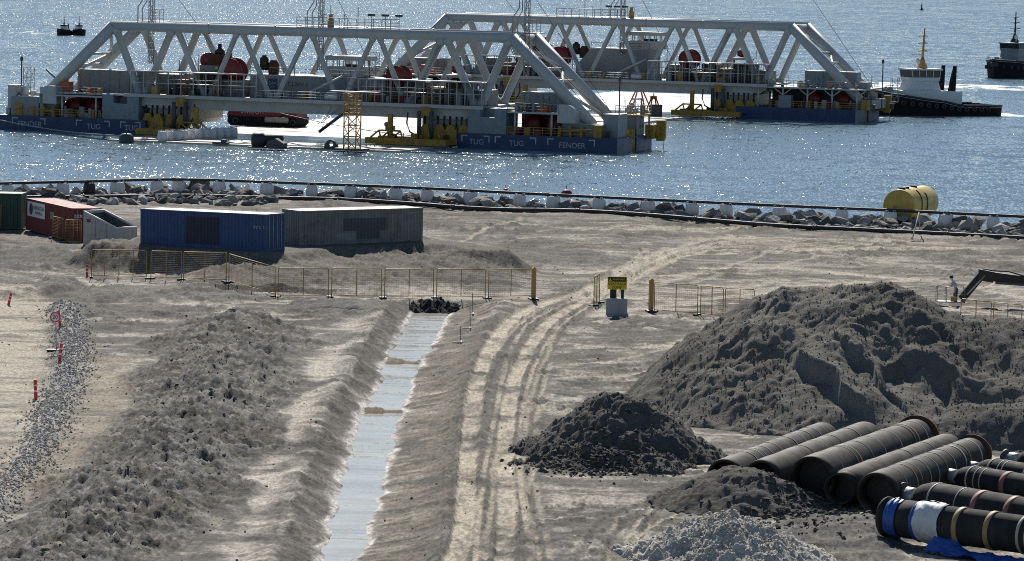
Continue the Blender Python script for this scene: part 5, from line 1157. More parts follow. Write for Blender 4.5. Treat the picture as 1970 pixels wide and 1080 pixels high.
        if side == 'l' and first: c0, c1 = -19.2, -9.6
        small_box(o, *sorted((fx(c0), fx(c1))), 6.6 if not first else 4.6, 9.1 if not first else 7.1, zt + 0.24 if side == 'r' or not first else 5.35, (zt + 2.6) if side == 'r' or not first else 8.3, 'house_blue' if side == 'r' else 'cargo_grey', 'stores_container')
        B('container_lit_top', 'white_steel', c0 + 0.1, c1 - 0.1, 6.7 if not first else 4.7, 9.0 if not first else 7.0, zt + 2.61 if side == 'r' or not first else 8.31, zt + 2.66 if side == 'r' or not first else 8.36)  # thin white sheet, sunlit look of the container top put into its colour
        for k in range(7): x = c0 + 0.4 + (c1 - c0 - 0.8) * k / 6; B('container_rib', 'cargo_grey', x, x + 0.08, 6.53 if not first else 4.53, 6.6 if not first else 4.6, (zt + 0.3) if side == 'r' or not first else 5.5, (zt + 2.5) if side == 'r' or not first else 8.2)
        if first and side == 'l': B('container_deck', 'white_steel', -20.5, -8.4, 0.6, 12, 5.12, 5.34)
        if first:
            d_house('round_hood', o, *sorted((fx(-8.4), fx(-5.9))), 0.5, 3.4, 3.7, 6.1, 1.3, 'white_steel', side == 'l'); B('leg_footing', 'house_grey', -8.0, -2.4, 1.5, 13.6, 1.98, 3.6); B('footing_plate', 'white_steel', -8.1, -2.3, 1.4, 13.7, 3.6, 3.68)
            B('leg_shoe', 'house_grey', -2.6, -0.6, 2.0, 6.0, 1.98, 5.0); B('leg_shoe', 'house_grey', -2.7, -0.5, 9.5, 13.0, 1.98, 4.6)
            for k in range(3): B('stair_frame', 'yellow_paint', -8.2 + k * 1.5, -7.9 + k * 1.5, 0.3, 1.3, 1.98, 3.3)
            B('stair_landing', 'tan_steel', -8.2, -4.4, 0.3, 1.3, 2.75, 2.85)
        else:
            B('leg_footing', 'house_grey', -8.0, -2.8, 4.6, 13.6, 1.98, 3.4); B('leg_shoe', 'house_grey', -4.4, -3.0, 2.2, 4.4, zt + 0.22, zt + 1.3)
        # ends: bollards, sheaves, mast, pipes
        B('sheave_block', 'yellow_paint', -3.4, -2.3, 0.3, 1.4, 1.98, 3.6)
        MB().rev((fx(-1.6), 0.9, 1.98), (0, 0, 1), [(0, 0.3), (0.7, 0.25), (0.72, 0.42), (0.9, 0.42)], 12).build('bollard', 'dark_steel', o); MB().rev((fx(-0.8), 9.6, 1.98), (0, 0, 1), [(0, 0.3), (0.7, 0.25), (0.72, 0.42), (0.9, 0.42)], 12).build('bollard', 'dark_steel', o)
        tb('signal_mast', 'dark_steel', o, (fx(-0.8 if side == 'r' else -2.0), 3.0, 1.98), (fx(-0.8 if side == 'r' else -2.0), 3.0, 9.3), 0.09, 8); MB().rev((fx(-0.8 if side == 'r' else -2.0), 3.0, 9.2), (0, 0, 1), [(0, 0.12), (0.1, 0.22), (0.5, 0.22), (0.7, 0.05)], 8).build('signal_light', 'dark_steel', o)
        lattice(o, -84.6 if side == 'l' else fx(-0.9), 2.4 if side == 'l' else 11.5, 3.0, 8.4 if side == 'l' else 6.8, 0.55, 'grey_steel', 'access_tower', 1.1, 0.045)
        if side == 'r':
            for k in range(2): bx('sheave_guard', 'yellow_paint', o, ex - 0.2, ex + 0.9, 12.6 + k * 1.3, 13.3 + k * 1.3, 1.5, 3.3)
            MB().prism([(ex + 0.9, 1.2), (ex + 1.9, 1.2), (ex + 2.1, 1.7), (ex + 2.1, 3.9), (ex + 0.9, 3.9)], 14.0, 14.6).build('anchor_rack', 'yellow_paint', o); tb('anchor_wire', 'dark_steel', o, (ex + 1.9, 14.3, 1.3), (ex + 1.8, 14.3, -0.6), 0.04, 5)
            bx('aft_platform', 'tan_steel', o, ex - 3.2, ex - 0.1, 9.0, 14.8, 4.55, 4.75); rail('aft_rail', o, [(ex - 3.2, 9.0, 4.75), (ex - 0.1, 9.0, 4.75), (ex - 0.1, 14.8, 4.75)], 1.1, 'grey_steel', 3, 0.9, 0.035)
            for p_ in ((ex - 3, 9.2), (ex - 0.3, 9.2), (ex - 0.3, 14.6)): tb('platform_leg', 'grey_steel', o, (*p_, 1.95), (*p_, 4.55), 0.14, 8)
            clutter(o, rn, 10, ex - 3.0, ex - 0.4, 9.4, 14.4, 4.75, 1.3, ['grey_steel', 'dark_steel', 'tan_steel', 'white_steel']); clutter(o, rn, 8, ex - 3.2, ex - 0.5, 9.0, 14.4, 1.98, 1.2, ['dark_steel', 'tan_steel', 'yellow_paint', 'house_blue'])
            for k, (dz, r_) in enumerate(((5.3, 0.42), (5.9, 0.36), (5.2, 0.36))): MB().rev((ex - 1.6 + k * 0.5, 9.4, dz), (0, 1, 0), [(0, 0.1), (0, r_), (0.25, r_), (0.25, 0.1)], 14).build('hose_drum', 'nozzle_steel', o)
        else:
            small_box(o, h0 + 1.9, h0 + 6.0, 0.5, 4.5, 1.98, 4.5, 'house_grey', 'deck_house'); bx('wheel_guard', 'white_steel', o, h0 + 0.9, h0 + 2.2, 1.5, 4.0, 1.98, 6.0); bx('deck_house_roof', 'white_steel', o, h0 + 3.0, h0 + 6.2, 0.4, 4.7, 4.5, 4.62)
            clutter(o, rn, 7, h0 + 2.3, h0 + 6.0, 1.0, 4.0, 4.62, 1.3, ['plain_white', 'white_steel', 'grey_steel']); tb('crane_jib', 'cargo_grey', o, (h0 + 8.6, 3.0, 6.0), (h0 + 5.9, 3.0, 8.2), 0.16, 8); small_box(o, h0 + 8.3, h0 + 9.6, 2.2, 3.8, 4.97, 6.7, 'orange_paint', 'crane_turret')
            clutter(o, rn, 6, h0 + 0.2, h0 + 1.8, 0.6, 4.0, 1.98, 1.6, ['yellow_paint', 'tan_steel', 'dark_steel'])
            small_box(o, h0 + 6.2, h0 + 6.6, 0.5, 6, 1.98, 5.0, 'house_grey', 'bulkhead_wall')
    # wires and antennas
    for x0, z0_, x1, z1_ in ((-67.6, 21.5, -57.0, 9.0), (-43.2, 21.5, -36.0, 8.6), (-15.0, 21.0, -3.0, 4.8), (-15.5, 14.6, -6.0, 5.2), (-13.8, 13.0, -4.0, 4.6)): tb('stay_wire', 'dark_steel', o, (x0, 7.0, z0_), (x1, 7.0, z1_), 0.035, 4)
    for x in (-64.0, -61.2, -52.6, -47.3, -36.6, -33.9, -28.6, -22.0): tb('antenna', 'dark_steel', o, (x, 6.0, 7.5), (x, 6.0, 10.4 + 0.5 * math.sin(x)), 0.05, 5)
    # lifting frames that carry the tunnel element
    for s, xs in ((1, (-33.0, -20.0)), (-1, (-67.5, -54.5))):
        f = (lambda x: x) if s > 0 else (lambda x: -87.5 - x)
        y0 = -4.5 if first else -3.0
        for yy in (y0, y0 + 4.6):
            a, b = sorted((f(-33), f(-21.9))); bx('spreader_beam', 'yellow_paint', o, a, b, yy, yy + 0.8, 0.35, 1.15)
        for k in range(5): x = f(-32.6 + k * 2.5); bx('cross_tie', 'yellow_paint', o, x - 0.22, x + 0.22, y0 + 0.8, y0 + 4.6, 0.4, 1.0)
        mb = MB()
        for k in range(4): mb.tube((f(-32.4 + k * 1.5), y0 + 0.3, 1.1), (f(-31.2 + k * 1.5), y0 + 0.3, 2.1 if k < 3 else 1.2), 0.12, 6); mb.tube((f(-31.2 + k * 1.5), y0 + 0.3, 2.1 if k < 3 else 1.2), (f(-30.9 + k * 1.5), y0 + 0.3, 1.1), 0.12, 6)
        mb.tube((f(-31.2), y0 + 0.3, 2.1), (f(-28.2), y0 + 0.3, 2.1), 0.12, 6); mb.build('frame_truss', 'yellow_paint', o)
        bx('guide_post', 'yellow_paint', o, f(-30.0) - 0.28, f(-30.0) + 0.28, y0 + 1.0, y0 + 1.6, 1.15, 4.2)
        for k, x in enumerate((-26.4, -24.6, -22.9, -21.3)):
            X_ = f(x); yq = 0.2 + 0.5 * (k % 2); MB().prism([(X_ - 0.85, 1.0), (X_ + 0.85, 1.0), (X_ + 0.85, 1.9), (X_ + 0.35, 2.9), (X_ - 0.35, 2.9), (X_ - 0.85, 1.9)], yq, yq + 0.9).build('sheave_housing', 'yellow_paint', o)
            for q in (-0.45, 0.45): tb('hoist_rope', 'black_plain', o, (X_ + q, 1.2, 2.6), (X_ + q, 1.2, 4.0), 0.13, 8)
        X_ = f(-26.3); bx('upper_sheave', 'yellow_paint', o, X_ - 0.65, X_ + 0.65, 0.0, 0.28, 4.0, 5.2); tb('guide_column', 'dark_steel', o, (X_ - 0.95, 0.2, 1.0), (X_ - 0.95, 0.2, 4.6), 0.3, 10); tb('guide_column', 'dark_steel', o, (X_ + 0.7, 0.2, 1.0), (X_ + 0.7, 0.2, 4.6), 0.3, 10)
        MB().path([(f(-28.6), -0.5, 4.4), (f(-28.7), -0.6, 3.0), (f(-28.2), -0.8, 1.9), (f(-27.2), -0.9, 1.4)], 0.11, 8).build('umbilical_hose', 'rust', o)
        clutter(o, rn, 9, *sorted((f(-32), f(-22))), y0 + 0.9, y0 + 4.4, 1.05, 0.8, ['yellow_paint', 'tan_steel', 'dark_steel', 'rust'])
    return o
A1 = at(1187, 297, -3); A2 = at(1645, 237, -3) + UX * 4.2
vessel('white truss vessel on blue pontoons marked TUG and FENDER, the nearer one', A1, True, (-21.8, 0.0), (-88.2, -66.2))
vessel('white truss vessel on plain blue pontoons, the farther one beside the tugboat', A2, False, (-23.4, -4.2), (-85.0, -64.0))
def onv(u, v, z=0.0): return A1 + UX * u + VX * v + Vector((0, 0, z))

# ------------------------------------------------------------------ tunnel element awash between the pontoons and what lies on it
te = thing('tunnel_element', 'pale wet concrete top of a tunnel element awash between the vessels', 'tunnel element', A1, -TH)
bx('deck_slab', 'wet_concrete', te, -64.0, -23.5, -17.0, 200.0, -8.0, 0.22)
for v in np.arange(-5, 200, 24.0): bx('joint_strip', 'concrete', te, -63.9, -23.6, v, v + 0.35, 0.22, 0.235)
def on_el(name, label, cat, x, y, rz=0.0, group=None):
    p = at(x, y, -2.78); return thing(name, label, cat, (p.x, p.y, -2.78), rz - TH, group)
tw = on_el('lattice_tower', 'yellow lattice access tower on the tunnel element with a gangway', 'tower', 677, 289)
lattice(tw, 0, 0, 0.25, 4.6, 0.82, 'tan_steel', 'tower_frame', 1.45, 0.085); lattice(tw, 0, 0, 4.7, 7.3, 0.86, 'tan_steel', 'tower_cage', 0.5, 0.07); bx('base_plate', 'dark_steel', tw, -1.9, 1.9, -1.3, 1.3, 0, 0.25)
for z in (2.4, 4.6): bx('landing', 'tan_steel', tw, -0.8, 0.8, -0.8, 0.8, z, z + 0.07)
bx('top_bridge', 'grey_steel', tw, -3.0, 3.4, -0.5, 0.9, 7.32, 7.42)
for k in range(20):
    f = k % 10 / 9.0; row = k // 10; p = at(312 + 124 * f + row * 6, 271.5 - 7.0 * f, -2.78) + VX * row * 1.2
    bulk_bag(p.x, p.y, -2.78, 'white bulk bag in the double row set on the tunnel element', 'double row of bags on the tunnel element', 200 + k, w=1.04, h=1.25)
fd = on_el('roller_fender', 'black roller fender and winch lying on the tunnel element', 'fender', 482, 284)
MB().rev((0, 0.3, 0.95), (1, 0.25, 0), [(0, 0.2), (0.05, 0.75), (0.3, 0.95), (1.5, 0.95), (1.75, 0.7), (4.0, 0.7), (4.1, 0.3)], 20).build('roller', 'rubber', fd); MB().prism([(2.3, 0), (4.6, 0), (4.7, 0.7), (3.6, 1.3), (2.5, 0.9)], -0.6, 0.9).build('cradle', 'dark_steel', fd); bx('winch_base', 'dark_steel', fd, -0.2, 4.8, -0.5, 1.4, -0.02, 0.15)
ey = on_el('mooring_eye', 'dark steel mooring eye plate on the edge of the tunnel element', 'mooring eye', 636, 287)
pts = [(0.95, 0), (0.85, 0.6)] + [(0.72 * math.cos(a), 0.55 + 0.62 * math.sin(a)) for a in [math.pi * k / 8 for k in range(1, 8)]] + [(-0.85, 0.6), (-0.95, 0)]
n = len(pts); hole = [(0.33 * math.cos(a), 0.62 + 0.33 * math.sin(a)) for a in [2 * math.pi * k / n + 0.0 for k in range(n)]]
op = sorted(pts, key=lambda q: math.atan2(q[1] - 0.62, q[0])); hp = sorted(hole, key=lambda q: math.atan2(q[1] - 0.62, q[0]))
vs = [(x, y, z) for y in (0.0, 0.45) for ring in (op, hp) for x, z in ring]
fs = []
for i in range(n):
    j = (i + 1) % n; fs += [(i, j, n + j, n + i), (2 * n + j, 2 * n + i, 3 * n + i, 3 * n + j), (j, i, 2 * n + i, 2 * n + j), (n + i, n + j, 3 * n + j, 3 * n + i)]
MB().add(vs, fs).build('eye_plate', 'dark_steel', ey); bx('base', 'dark_steel', ey, -1.3, 1.3, -0.2, 0.7, -0.02, 0.10)
gb = on_el('buoy', 'dark green mooring buoy at the left corner of the tunnel element', 'buoy', 243, 272); gb.location.z = -3; MB().rev((0, 0, -0.5), (0, 0, 1), [(0, 0.6), (0.2, 0.95), (1.3, 0.95), (1.7, 0.6), (1.75, 0.1)], 16).build('float', 'tug_green', gb); tb('shackle_post', 'dark_steel', gb, (0, 0, 1.2), (0, 0, 1.7), 0.1)
hw_ = on_el('deck_winch', 'small dark winch on the wet slab right of the tower', 'winch', 752, 250); small_box(hw_, -0.7, 0.5, -0.4, 0.4, 0, 0.6, 'dark_steel', 'winch_body'); MB().rev((-0.5, -0.5, 0.75), (0, 1, 0), [(0, 0.35), (1.0, 0.35)], 12).build('drum', 'dark_steel', hw_)
sf = on_el('winch', 'flat dark winch on the slab in front of the white bags', 'winch', 425, 277); small_box(sf, -1.0, 1.0, -0.5, 0.5, 0, 0.25, 'dark_steel', 'bed'); small_box(sf, 0.1, 0.7, -0.3, 0.3, 0.25, 0.6, 'dark_steel', 'motor')
# orange survey frames far along the element
for (x, y, h, lab) in ((1229, 209, 4.2, 'orange four legged survey frame far along the tunnel element'), (1257, 214, 2.6, 'low orange survey frame to the right of the taller one')):
    o = on_el('survey_frame', lab, 'survey frame', x, y, 0, 'orange survey frames'); mb_ = None
    for sx in (-1, 1):
        for sy in (-1, 1): tb('leg', 'orange_paint', o, (sx * h * 0.36, sy * h * 0.36, 0), (sx * 0.3, sy * 0.3, h * 0.78), 0.13, 6)
    bx('top_box', 'orange_paint', o, -0.45, 0.45, -0.45, 0.45, h * 0.75, h * 0.92); tb('lamp', 'dark_steel', o, (0, 0, h * 0.9), (0, 0, h * 1.1), 0.1, 6)
    for z in (0.35,): tb('tie', 'orange_paint', o, (-h * 0.25, -h * 0.25, h * z), (h * 0.25, -h * 0.25, h * z), 0.08, 5)
o = on_el('equipment_crate', 'dark crate standing on the far wet slab below the survey frames', 'crate', 1262, 224); small_box(o, -0.8, 0.8, -0.6, 0.6, 0, 1.7, 'dark_steel', 'crate_body'); bx('lid', 'rust', o, -0.85, 0.85, -0.65, 0.65, 1.7, 1.8)

# ------------------------------------------------------------------ boats
def lerp(a, b, t): return a + (b - a) * t
def hull_mesh(L, Bm, bow_h, mid_h, stern_h, draft, mb=None, z_off=0.0, inset=0.0):
    """bow at +x; stations from stern to bow"""
    st = []; N_ = 18
    for i in range(N_):
        t = i / (N_ - 1); x = -L / 2 + L * t
        w = Bm / 2 * (0.86 + 0.14 * min(1, t * 4)) * (1 - max(0, (t - 0.62) / 0.38) ** 2.3 * 0.97) - inset
        u_ = min(1, max(0, (t - 0.30) / 0.22)); h = lerp(stern_h, mid_h, u_ * u_ * (3 - 2 * u_)) if t < 0.52 else lerp(mid_h, bow_h, ((t - 0.52) / 0.48) ** 1.2)
        w = max(w, 0.03); st.append([(x - (0.06 * L * t ** 6) * 0 , 0, -draft), (x, -w * 0.8, -draft * 0.7), (x, -w * 0.93, 0.0), (x + 0.05 * t ** 3 * L * 0.5, -w, h), (x + 0.05 * t ** 3 * L * 0.5, w, h), (x, w * 0.93, 0.0), (x, w * 0.8, -draft * 0.7)])
    vs = [p for s in st for p in s]; n = 7; fs = []
    for i in range(N_ - 1):
        for k in range(n):
            if k == 3: continue
            fs.append((i * n + k, i * n + (k + 1) % n, (i + 1) * n + (k + 1) % n, (i + 1) * n + k))
    fs.append(tuple(range(n - 1, -1, -1))); fs.append(tuple((N_ - 1) * n + k for k in range(n)))
    return (mb or MB()).add([(x, y, z + z_off) for x, y, z in vs], fs, False), st
def tug(name, label, cat, loc, rz, L, Bm, bow_h, mid_h, stern_h, hullm, housem, mastm, mast_h, group=None, funnels=1, hs=0.78):
    o = thing(name, label, cat, loc, rz, group); k = L / 26.0
    mb, st = hull_mesh(L, Bm, bow_h, mid_h, stern_h, 1.4 * k); mb.build('hull', hullm, o)
    dv = [p for s in st for p in ((s[3][0], s[3][1] * 0.97, s[3][2] - 0.75 * k), (s[4][0], s[4][1] * 0.97, s[4][2] - 0.75 * k))]
    MB().add(dv, [(2 * i, 2 * i + 2, 2 * i + 3, 2 * i + 1) for i in range(len(st) - 1)]).build('deck', 'tug_green', o)
    for q in (3, 4): MB().path([(s[q][0], s[q][1] * 1.01, s[q][2] - 0.06) for s in st], 0.17 * k, 6).build('rubbing_strake', 'rubber', o)
    MB().rev((L / 2 + 0.3 * k, -0.9 * k, bow_h * 0.72), (0, 1, 0), [(0, 0.3 * k), (0.1, 0.55 * k), (1.7 * k, 0.55 * k), (1.8 * k, 0.3 * k)], 12).build('bow_fender', 'rubber', o)
    if L > 15:
        for i in range(2, 17):
            for q, sgn in ((3, -1), (4, 1)): s_ = st[i][q]; MB().rev((s_[0], s_[1] * 1.02 - 0.12 * (sgn < 0), s_[2] * 0.62), (0, 1, 0), [(0, 0.2 * k), (0, 0.45 * k), (0.12, 0.5 * k), (0.24, 0.45 * k), (0.24, 0.2 * k)], 12, cap=False).build('tyre_fender', 'rubber', o)
        for q in (3, 4): MB().path([(s[q][0], s[q][1] * 1.015, s[q][2] - 0.32) for s in st], 0.05 * k, 5).build('white_line', 'mark_white', o)
    x0 = 0.5 * k; z0 = mid_h - 0.75 * k; v = k * hs
    MB().prism([(-5.5 * k, z0), (6.5 * k, z0), (6.0 * k, z0 + 2.5 * v), (-5.5 * k, z0 + 2.5 * v)], -Bm * 0.30, Bm * 0.30).build('lower_house', housem, o)
    MB().prism([(-1.6 * k, z0 + 2.5 * v), (4.6 * k, z0 + 2.5 * v), (4.0 * k, z0 + 4.4 * v), (-1.0 * k, z0 + 4.4 * v)], -Bm * 0.22, Bm * 0.22).build('upper_house', housem, o)
    zb = z0 + 4.4 * v; hb2 = Bm * 0.24
    wh_ = MB().prism([(-1.1 * k, zb), (4.1 * k, zb), (4.3 * k, zb + 0.7 * v), (-1.3 * k, zb + 0.7 * v)], -hb2, hb2).build('wheelhouse', housem, o)
    MB().prism([(-1.15 * k, zb + 0.7 * v), (4.15 * k, zb + 0.7 * v), (4.55 * k, zb + 2.1 * v), (-1.5 * k, zb + 2.1 * v)], -hb2 * 0.97, hb2 * 0.97).build('window_band', 'glass', wh_)
    bx('wheelhouse_roof', housem, wh_, -1.7 * k, 4.8 * k, -hb2 * 1.06, hb2 * 1.06, zb + 2.1 * v, zb + 2.4 * v)
    for i in range(5):
        x = -1.2 * k + 5.4 * k * i / 4
        for s in (-1, 1): tb('mullion', housem, wh_, (x, s * hb2 * 0.99, zb + 0.7 * v), (x * 1.06, s * hb2 * 1.0, zb + 2.1 * v), 0.09 * k, 5)
    zt = zb + 2.4 * v
    MB().rev((1.2 * k, 0, zt), (0, 0, 1), [(0, 1.0 * k), (0.5 * k, 0.9 * k), (1.0 * k, 0.55 * k), (1.9 * k, 0.35 * k)], 10).build('mast_base', mastm, o)
    ms = tb('mast', mastm, o, (1.2 * k, 0, zt + 1.5 * v), (0.9 * k, 0, zt + mast_h), 0.26 * k, 8, 0.12 * k)
    for j, z in enumerate((0.45, 0.65, 0.82)): tb('yard', mastm, ms, (1.1 * k, -1.3 * k + 0.3 * j * k, zt + mast_h * z), (1.1 * k, 1.3 * k - 0.3 * j * k, zt + mast_h * z), 0.09 * k, 5); tb('yard', mastm, ms, (0.2 * k, 0, zt + mast_h * (z - 0.04)), (2.1 * k, 0, zt + mast_h * (z - 0.04)), 0.08 * k, 5)
    bx('radar', 'plain_white', o, 0.9 * k, 3.4 * k, -0.15 * k, 0.15 * k, zt + 2.6 * v, zt + 2.85 * v); MB().rev((2.6 * k, 0.9 * k, zt), (0, 0, 1), [(0, 0.12 * k), (0.8 * k, 0.12 * k), (0.9 * k, 0.4 * k), (1.5 * k, 0.4 * k), (1.8 * k, 0.15 * k)], 10).build('satellite_dome', 'plain_white', o)
    for s in (-1, 1): MB().prism([(-4.4 * k, z0 + 2.5 * v), (-3.1 * k, z0 + 2.5 * v), (-3.6 * k, z0 + 5.2 * v), (-4.1 * k, z0 + 7.4 * v), (-4.5 * k, z0 + 7.4 * v)], s * Bm * 0.22 - 0.3 * k, s * Bm * 0.22 + 0.3 * k).build('funnel', 'tug_black', o)
    for i in range(4): MB().rev((-8.5 * k + i * 1.1 * k, 0, stern_h - 0.7 * k), (0, 0, 1), [(0, 0.45 * k), (0.9 * k, 0.4 * k), (0.95 * k, 0.6 * k), (1.1 * k, 0.6 * k)], 10).build('towing_bitt', 'tug_black', o)
    rail('bow_rail', o, [(st[i][3][0], st[i][3][1] * 0.98, st[i][3][2]) for i in (10, 12, 14, 16)], 0.8 * k, 'grey_steel', 2, 1.2 * k, 0.03); rail('house_rail', o, [(-5.4 * k, -Bm * 0.29, z0 + 2.5 * k), (-1.6 * k, -Bm * 0.29, z0 + 2.5 * k)], 0.9 * k, 'plain_white', 3, 0.9 * k, 0.03)
    for i in range(3): bx('house_window', 'glass', o, (-4.2 + i * 2.6) * k, (-3.5 + i * 2.6) * k, -Bm * 0.30 - 0.02, -Bm * 0.30 - 0.004, z0 + 1.2 * k, z0 + 1.9 * k)
    MB().rev((8.0 * k, -0.8 * k, bow_h - 0.5 * k), (0, 1, 0), [(0, 0.8 * k), (0.2 * k, 0.8 * k), (0.21 * k, 0.5 * k), (1.4 * k, 0.5 * k), (1.41 * k, 0.8 * k), (1.6 * k, 0.8 * k)], 14).build('bow_winch', 'grey_steel', o)
    return o
p = at(1798, 223, -3)
tug('tugboat', 'black hulled tugboat with white wheelhouse and yellow mast beside the far vessel', 'tugboat', (p.x - 1.0, p.y + 3, -3), R(180 + 24), 24, 8.5, 4.3, 2.6, 1.75, 'tug_black', 'tug_white', 'tan_steel', 6.6, hs=0.9)
p = at(1966, 152, -3)
tug('supply_ship', 'dark ship with pale superstructure and black mast, cut by the right edge', 'ship', (p.x - 0.3, p.y + 9, -3), R(180 + 62), 24, 9.0, 4.0, 3.2, 2.2, 'tug_black', 'house_grey', 'black_plain', 6.5)
for x, y, rz, lab, Lb in ((124, 68, 262, 'small dark workboat far out at sea, left one of a pair', 8.0), (152, 68, 282, 'small dark workboat far out at sea, right one of a pair', 7.5)):
    p = at(x, y, -3); tug('workboat', lab, 'boat', (p.x, p.y, -3), R(rz), Lb, 3.2, 1.7, 1.3, 1.0, 'tug_black', 'tug_white', 'black_plain', 2.2, 'distant workboats')
# red workboat behind the near vessel
wb_p = onv(-62.0, 33.0, -0.0)
wb = thing('workboat', 'red workboat with dark fendered hull behind the near vessel', 'boat', (wb_p.x, wb_p.y, -2.9), -TH)
MB().prism([(-4.8, 0.1), (4.6, 0.1), (5.1, 0.6), (5.1, 1.45), (-5.3, 1.45), (-5.3, 0.6)], -2.4, 2.4).build('hull', 'tug_black', wb); MB().prism([(-5.5, 1.46), (2.6, 1.46), (2.6, 2.75), (-4.9, 2.9)], -2.2, 2.2).build('lower_house', 'red_paint', wb)
bx('stern_house', 'red_paint', wb, 3.2, 5.0, -2.0, 2.0, 1.46, 2.8); bx('cabin', 'red_paint', wb, -2.6, 1.2, -1.6, 1.6, 2.91, 3.6); bx('cabin_windows', 'plain_white', wb, -2.2, 0.8, -1.63, -1.605, 3.0, 3.45)
MB().rev((0.6, -2.75, 1.1), (1, 0, 0), [(0, 0.1), (0.05, 0.4), (3.4, 0.4), (3.5, 0.1)], 12).build('fender_roll', 'rope', wb)
for x in (-4.0, 4.6): MB().rev((x, -2.6, 0.8), (0, 1, 0), [(0, 0.25), (0, 0.5), (0.25, 0.5), (0.25, 0.25)], 14, cap=False).build('tyre_fender', 'rubber', wb)
lettering('STROOM', 'mark_white', wb, (-1.6, -2.215, 2.1), 0.85); tb('mast', 'dark_steel', wb, (1.4, 0, 2.7), (1.4, 0, 4.2), 0.08)
# far channel marker
p = at(1773, 20, -3); o = thing('channel_buoy', 'tiny dark conical channel buoy far out at sea', 'buoy', (p.x, p.y, -3)); MB().rev((0, 0, -0.5), (0, 0, 1), [(0, 0.7), (0.3, 0.9), (0.8, 0.9), (0.9, 0.5), (2.2, 0.18), (2.3, 0.3), (2.7, 0.28), (2.8, 0.05)], 12).build('float', 'black_plain', o); tb('top_mark', 'black_plain', o, (0, 0, 2.2), (0, 0, 3.3), 0.1)
# mooring lines
q0 = onv(-88.0, -0.3, 1.35); q1 = onv(-63.0, -12.0, 0.45); o = thing('mooring_line', 'pale rope from the left pontoon to the corner of the tunnel element', 'rope', q0)
MB().path([((q1 - q0) * t + Vector((0, 0, -0.9 * math.sin(math.pi * t) * 0.5))).to_tuple() for t in [k / 10 for k in range(11)]], 0.07, 5).build('strand', 'rope', o)
q0 = onv(-56.0, 18.0, 3.1); q1 = onv(-26.0, 4.0, 0.9); o = thing('mooring_line', 'thin dark cable sagging across the wet slab between the pontoons', 'rope', q0)
MB().path([((q1 - q0) * t + Vector((0, 0, -0.5 * math.sin(math.pi * t)))).to_tuple() for t in [k / 10 for k in range(11)]], 0.05, 5).build('strand', 'dark_steel', o)

# wakes: churned water
def wake(pts, w, label, dens):
    P = [at(x, y, -2.985) for x, y in pts]; n = len(P); ny = 8; vs = []; nx = 60
    Q = smooth_line(P, 3); idx = np.linspace(0, len(Q) - 1, nx)
    for t in idx:
        i = min(int(t), len(Q) - 2); p = Q[i].lerp(Q[i + 1], t - i)
        for j in range(ny): vs.append((p.x, p.y + w * (j / (ny - 1) - 0.5), -2.985))
    o = MB().add(vs, [(i * ny + j, (i + 1) * ny + j, (i + 1) * ny + j + 1, i * ny + j + 1) for i in range(nx - 1) for j in range(ny - 1)]).build('wake', dens); tag(o, label, None, None, 'stuff'); return o
def foam(name, thr, sx, sy):
    m, nt, b = nodes(name); N = nt.nodes; Lk = nt.links
    b.inputs['Base Color'].default_value = (0.75, 0.78, 0.78, 1); b.inputs['Roughness'].default_value = 0.6
    tc = N.new('ShaderNodeTexCoord'); mp = N.new('ShaderNodeMapping'); mp.inputs['Scale'].default_value = (sx, sy, 1); Lk.new(tc.outputs['Object'], mp.inputs['Vector'])
    n1 = N.new('ShaderNodeTexNoise'); n1.inputs['Scale'].default_value = 1; n1.inputs['Detail'].default_value = 7; n1.inputs['Roughness'].default_value = 0.75; Lk.new(mp.outputs['Vector'], n1.inputs['Vector'])
    mr = N.new('ShaderNodeMapRange'); mr.inputs['From Min'].default_value = thr; mr.inputs['From Max'].default_value = thr + 0.12; Lk.new(n1.outputs['Fac'], mr.inputs['Value']); Lk.new(mr.outputs['Result'], b.inputs['Alpha'])
foam('foam_thick', 0.44, 0.22, 0.10); foam('foam_thin', 0.56, 0.25, 0.08)
wake([(1560, 160), (1640, 163), (1760, 163), (1900, 168), (2000, 172)], 26, 'broad white wake between the tugboat and the ship', 'foam_thick'); wake([(1560, 150), (1700, 149), (1900, 152)], 22, 'thin broken foam left of the dark ship', 'foam_thin')
wake([(1850, 216), (1920, 221), (2000, 223)], 12, 'white churned water behind the tugboat stern', 'foam_thick'); wake([(1180, 200), (1300, 205), (1420, 208)], 20, 'sunlit broken water beyond the tunnel element', 'foam_thin'); wake([(1640, 226), (1760, 226), (1880, 224)], 3, 'foam along the tugboat waterline', 'foam_thin')
wake([(20, 62), (80, 63), (118, 66)], 20, 'white wake left of the distant workboats', 'foam_thin'); wake([(150, 67), (200, 66), (230, 64)], 16, 'white wake right of the distant workboats', 'foam_thin')

# ------------------------------------------------------------------ boom lift with a worker
Yb = 287.0
def P3(x, y): q = at_dist(x, y, Yb); return q
bl0 = P3(1828, 580); bl = thing('boom_lift', 'black articulated boom lift reaching in from the right picture edge', 'boom lift', (bl0.x, bl0.y, 0.0)); o3 = Vector((bl0.x, bl0.y, 0.0))
def boom(name, a, b, w, h, mat='black_plain'):
    a = Vector(a); b = Vector(b); d = (b - a).normalized(); s = Vector((0, 1, 0)); u = d.cross(s).normalized()
    vs = [q + s * (sy * w / 2) + u * (su * h / 2) for q in (a, b) for sy, su in ((-1, -1), (1, -1), (1, 1), (-1, 1))]
    return MB().add(vs, [(0, 1, 2, 3), (7, 6, 5, 4), (0, 4, 5, 1), (1, 5, 6, 2), (2, 6, 7, 3), (3, 7, 4, 0)]).build(name, mat, bl)
el_ = P3(1890, 524) - o3; bk = P3(1849, 576) - o3; sh = P3(1906, 531) - o3; far_ = P3(1972, 541) - o3 + Vector((3.2, 0, -0.3))
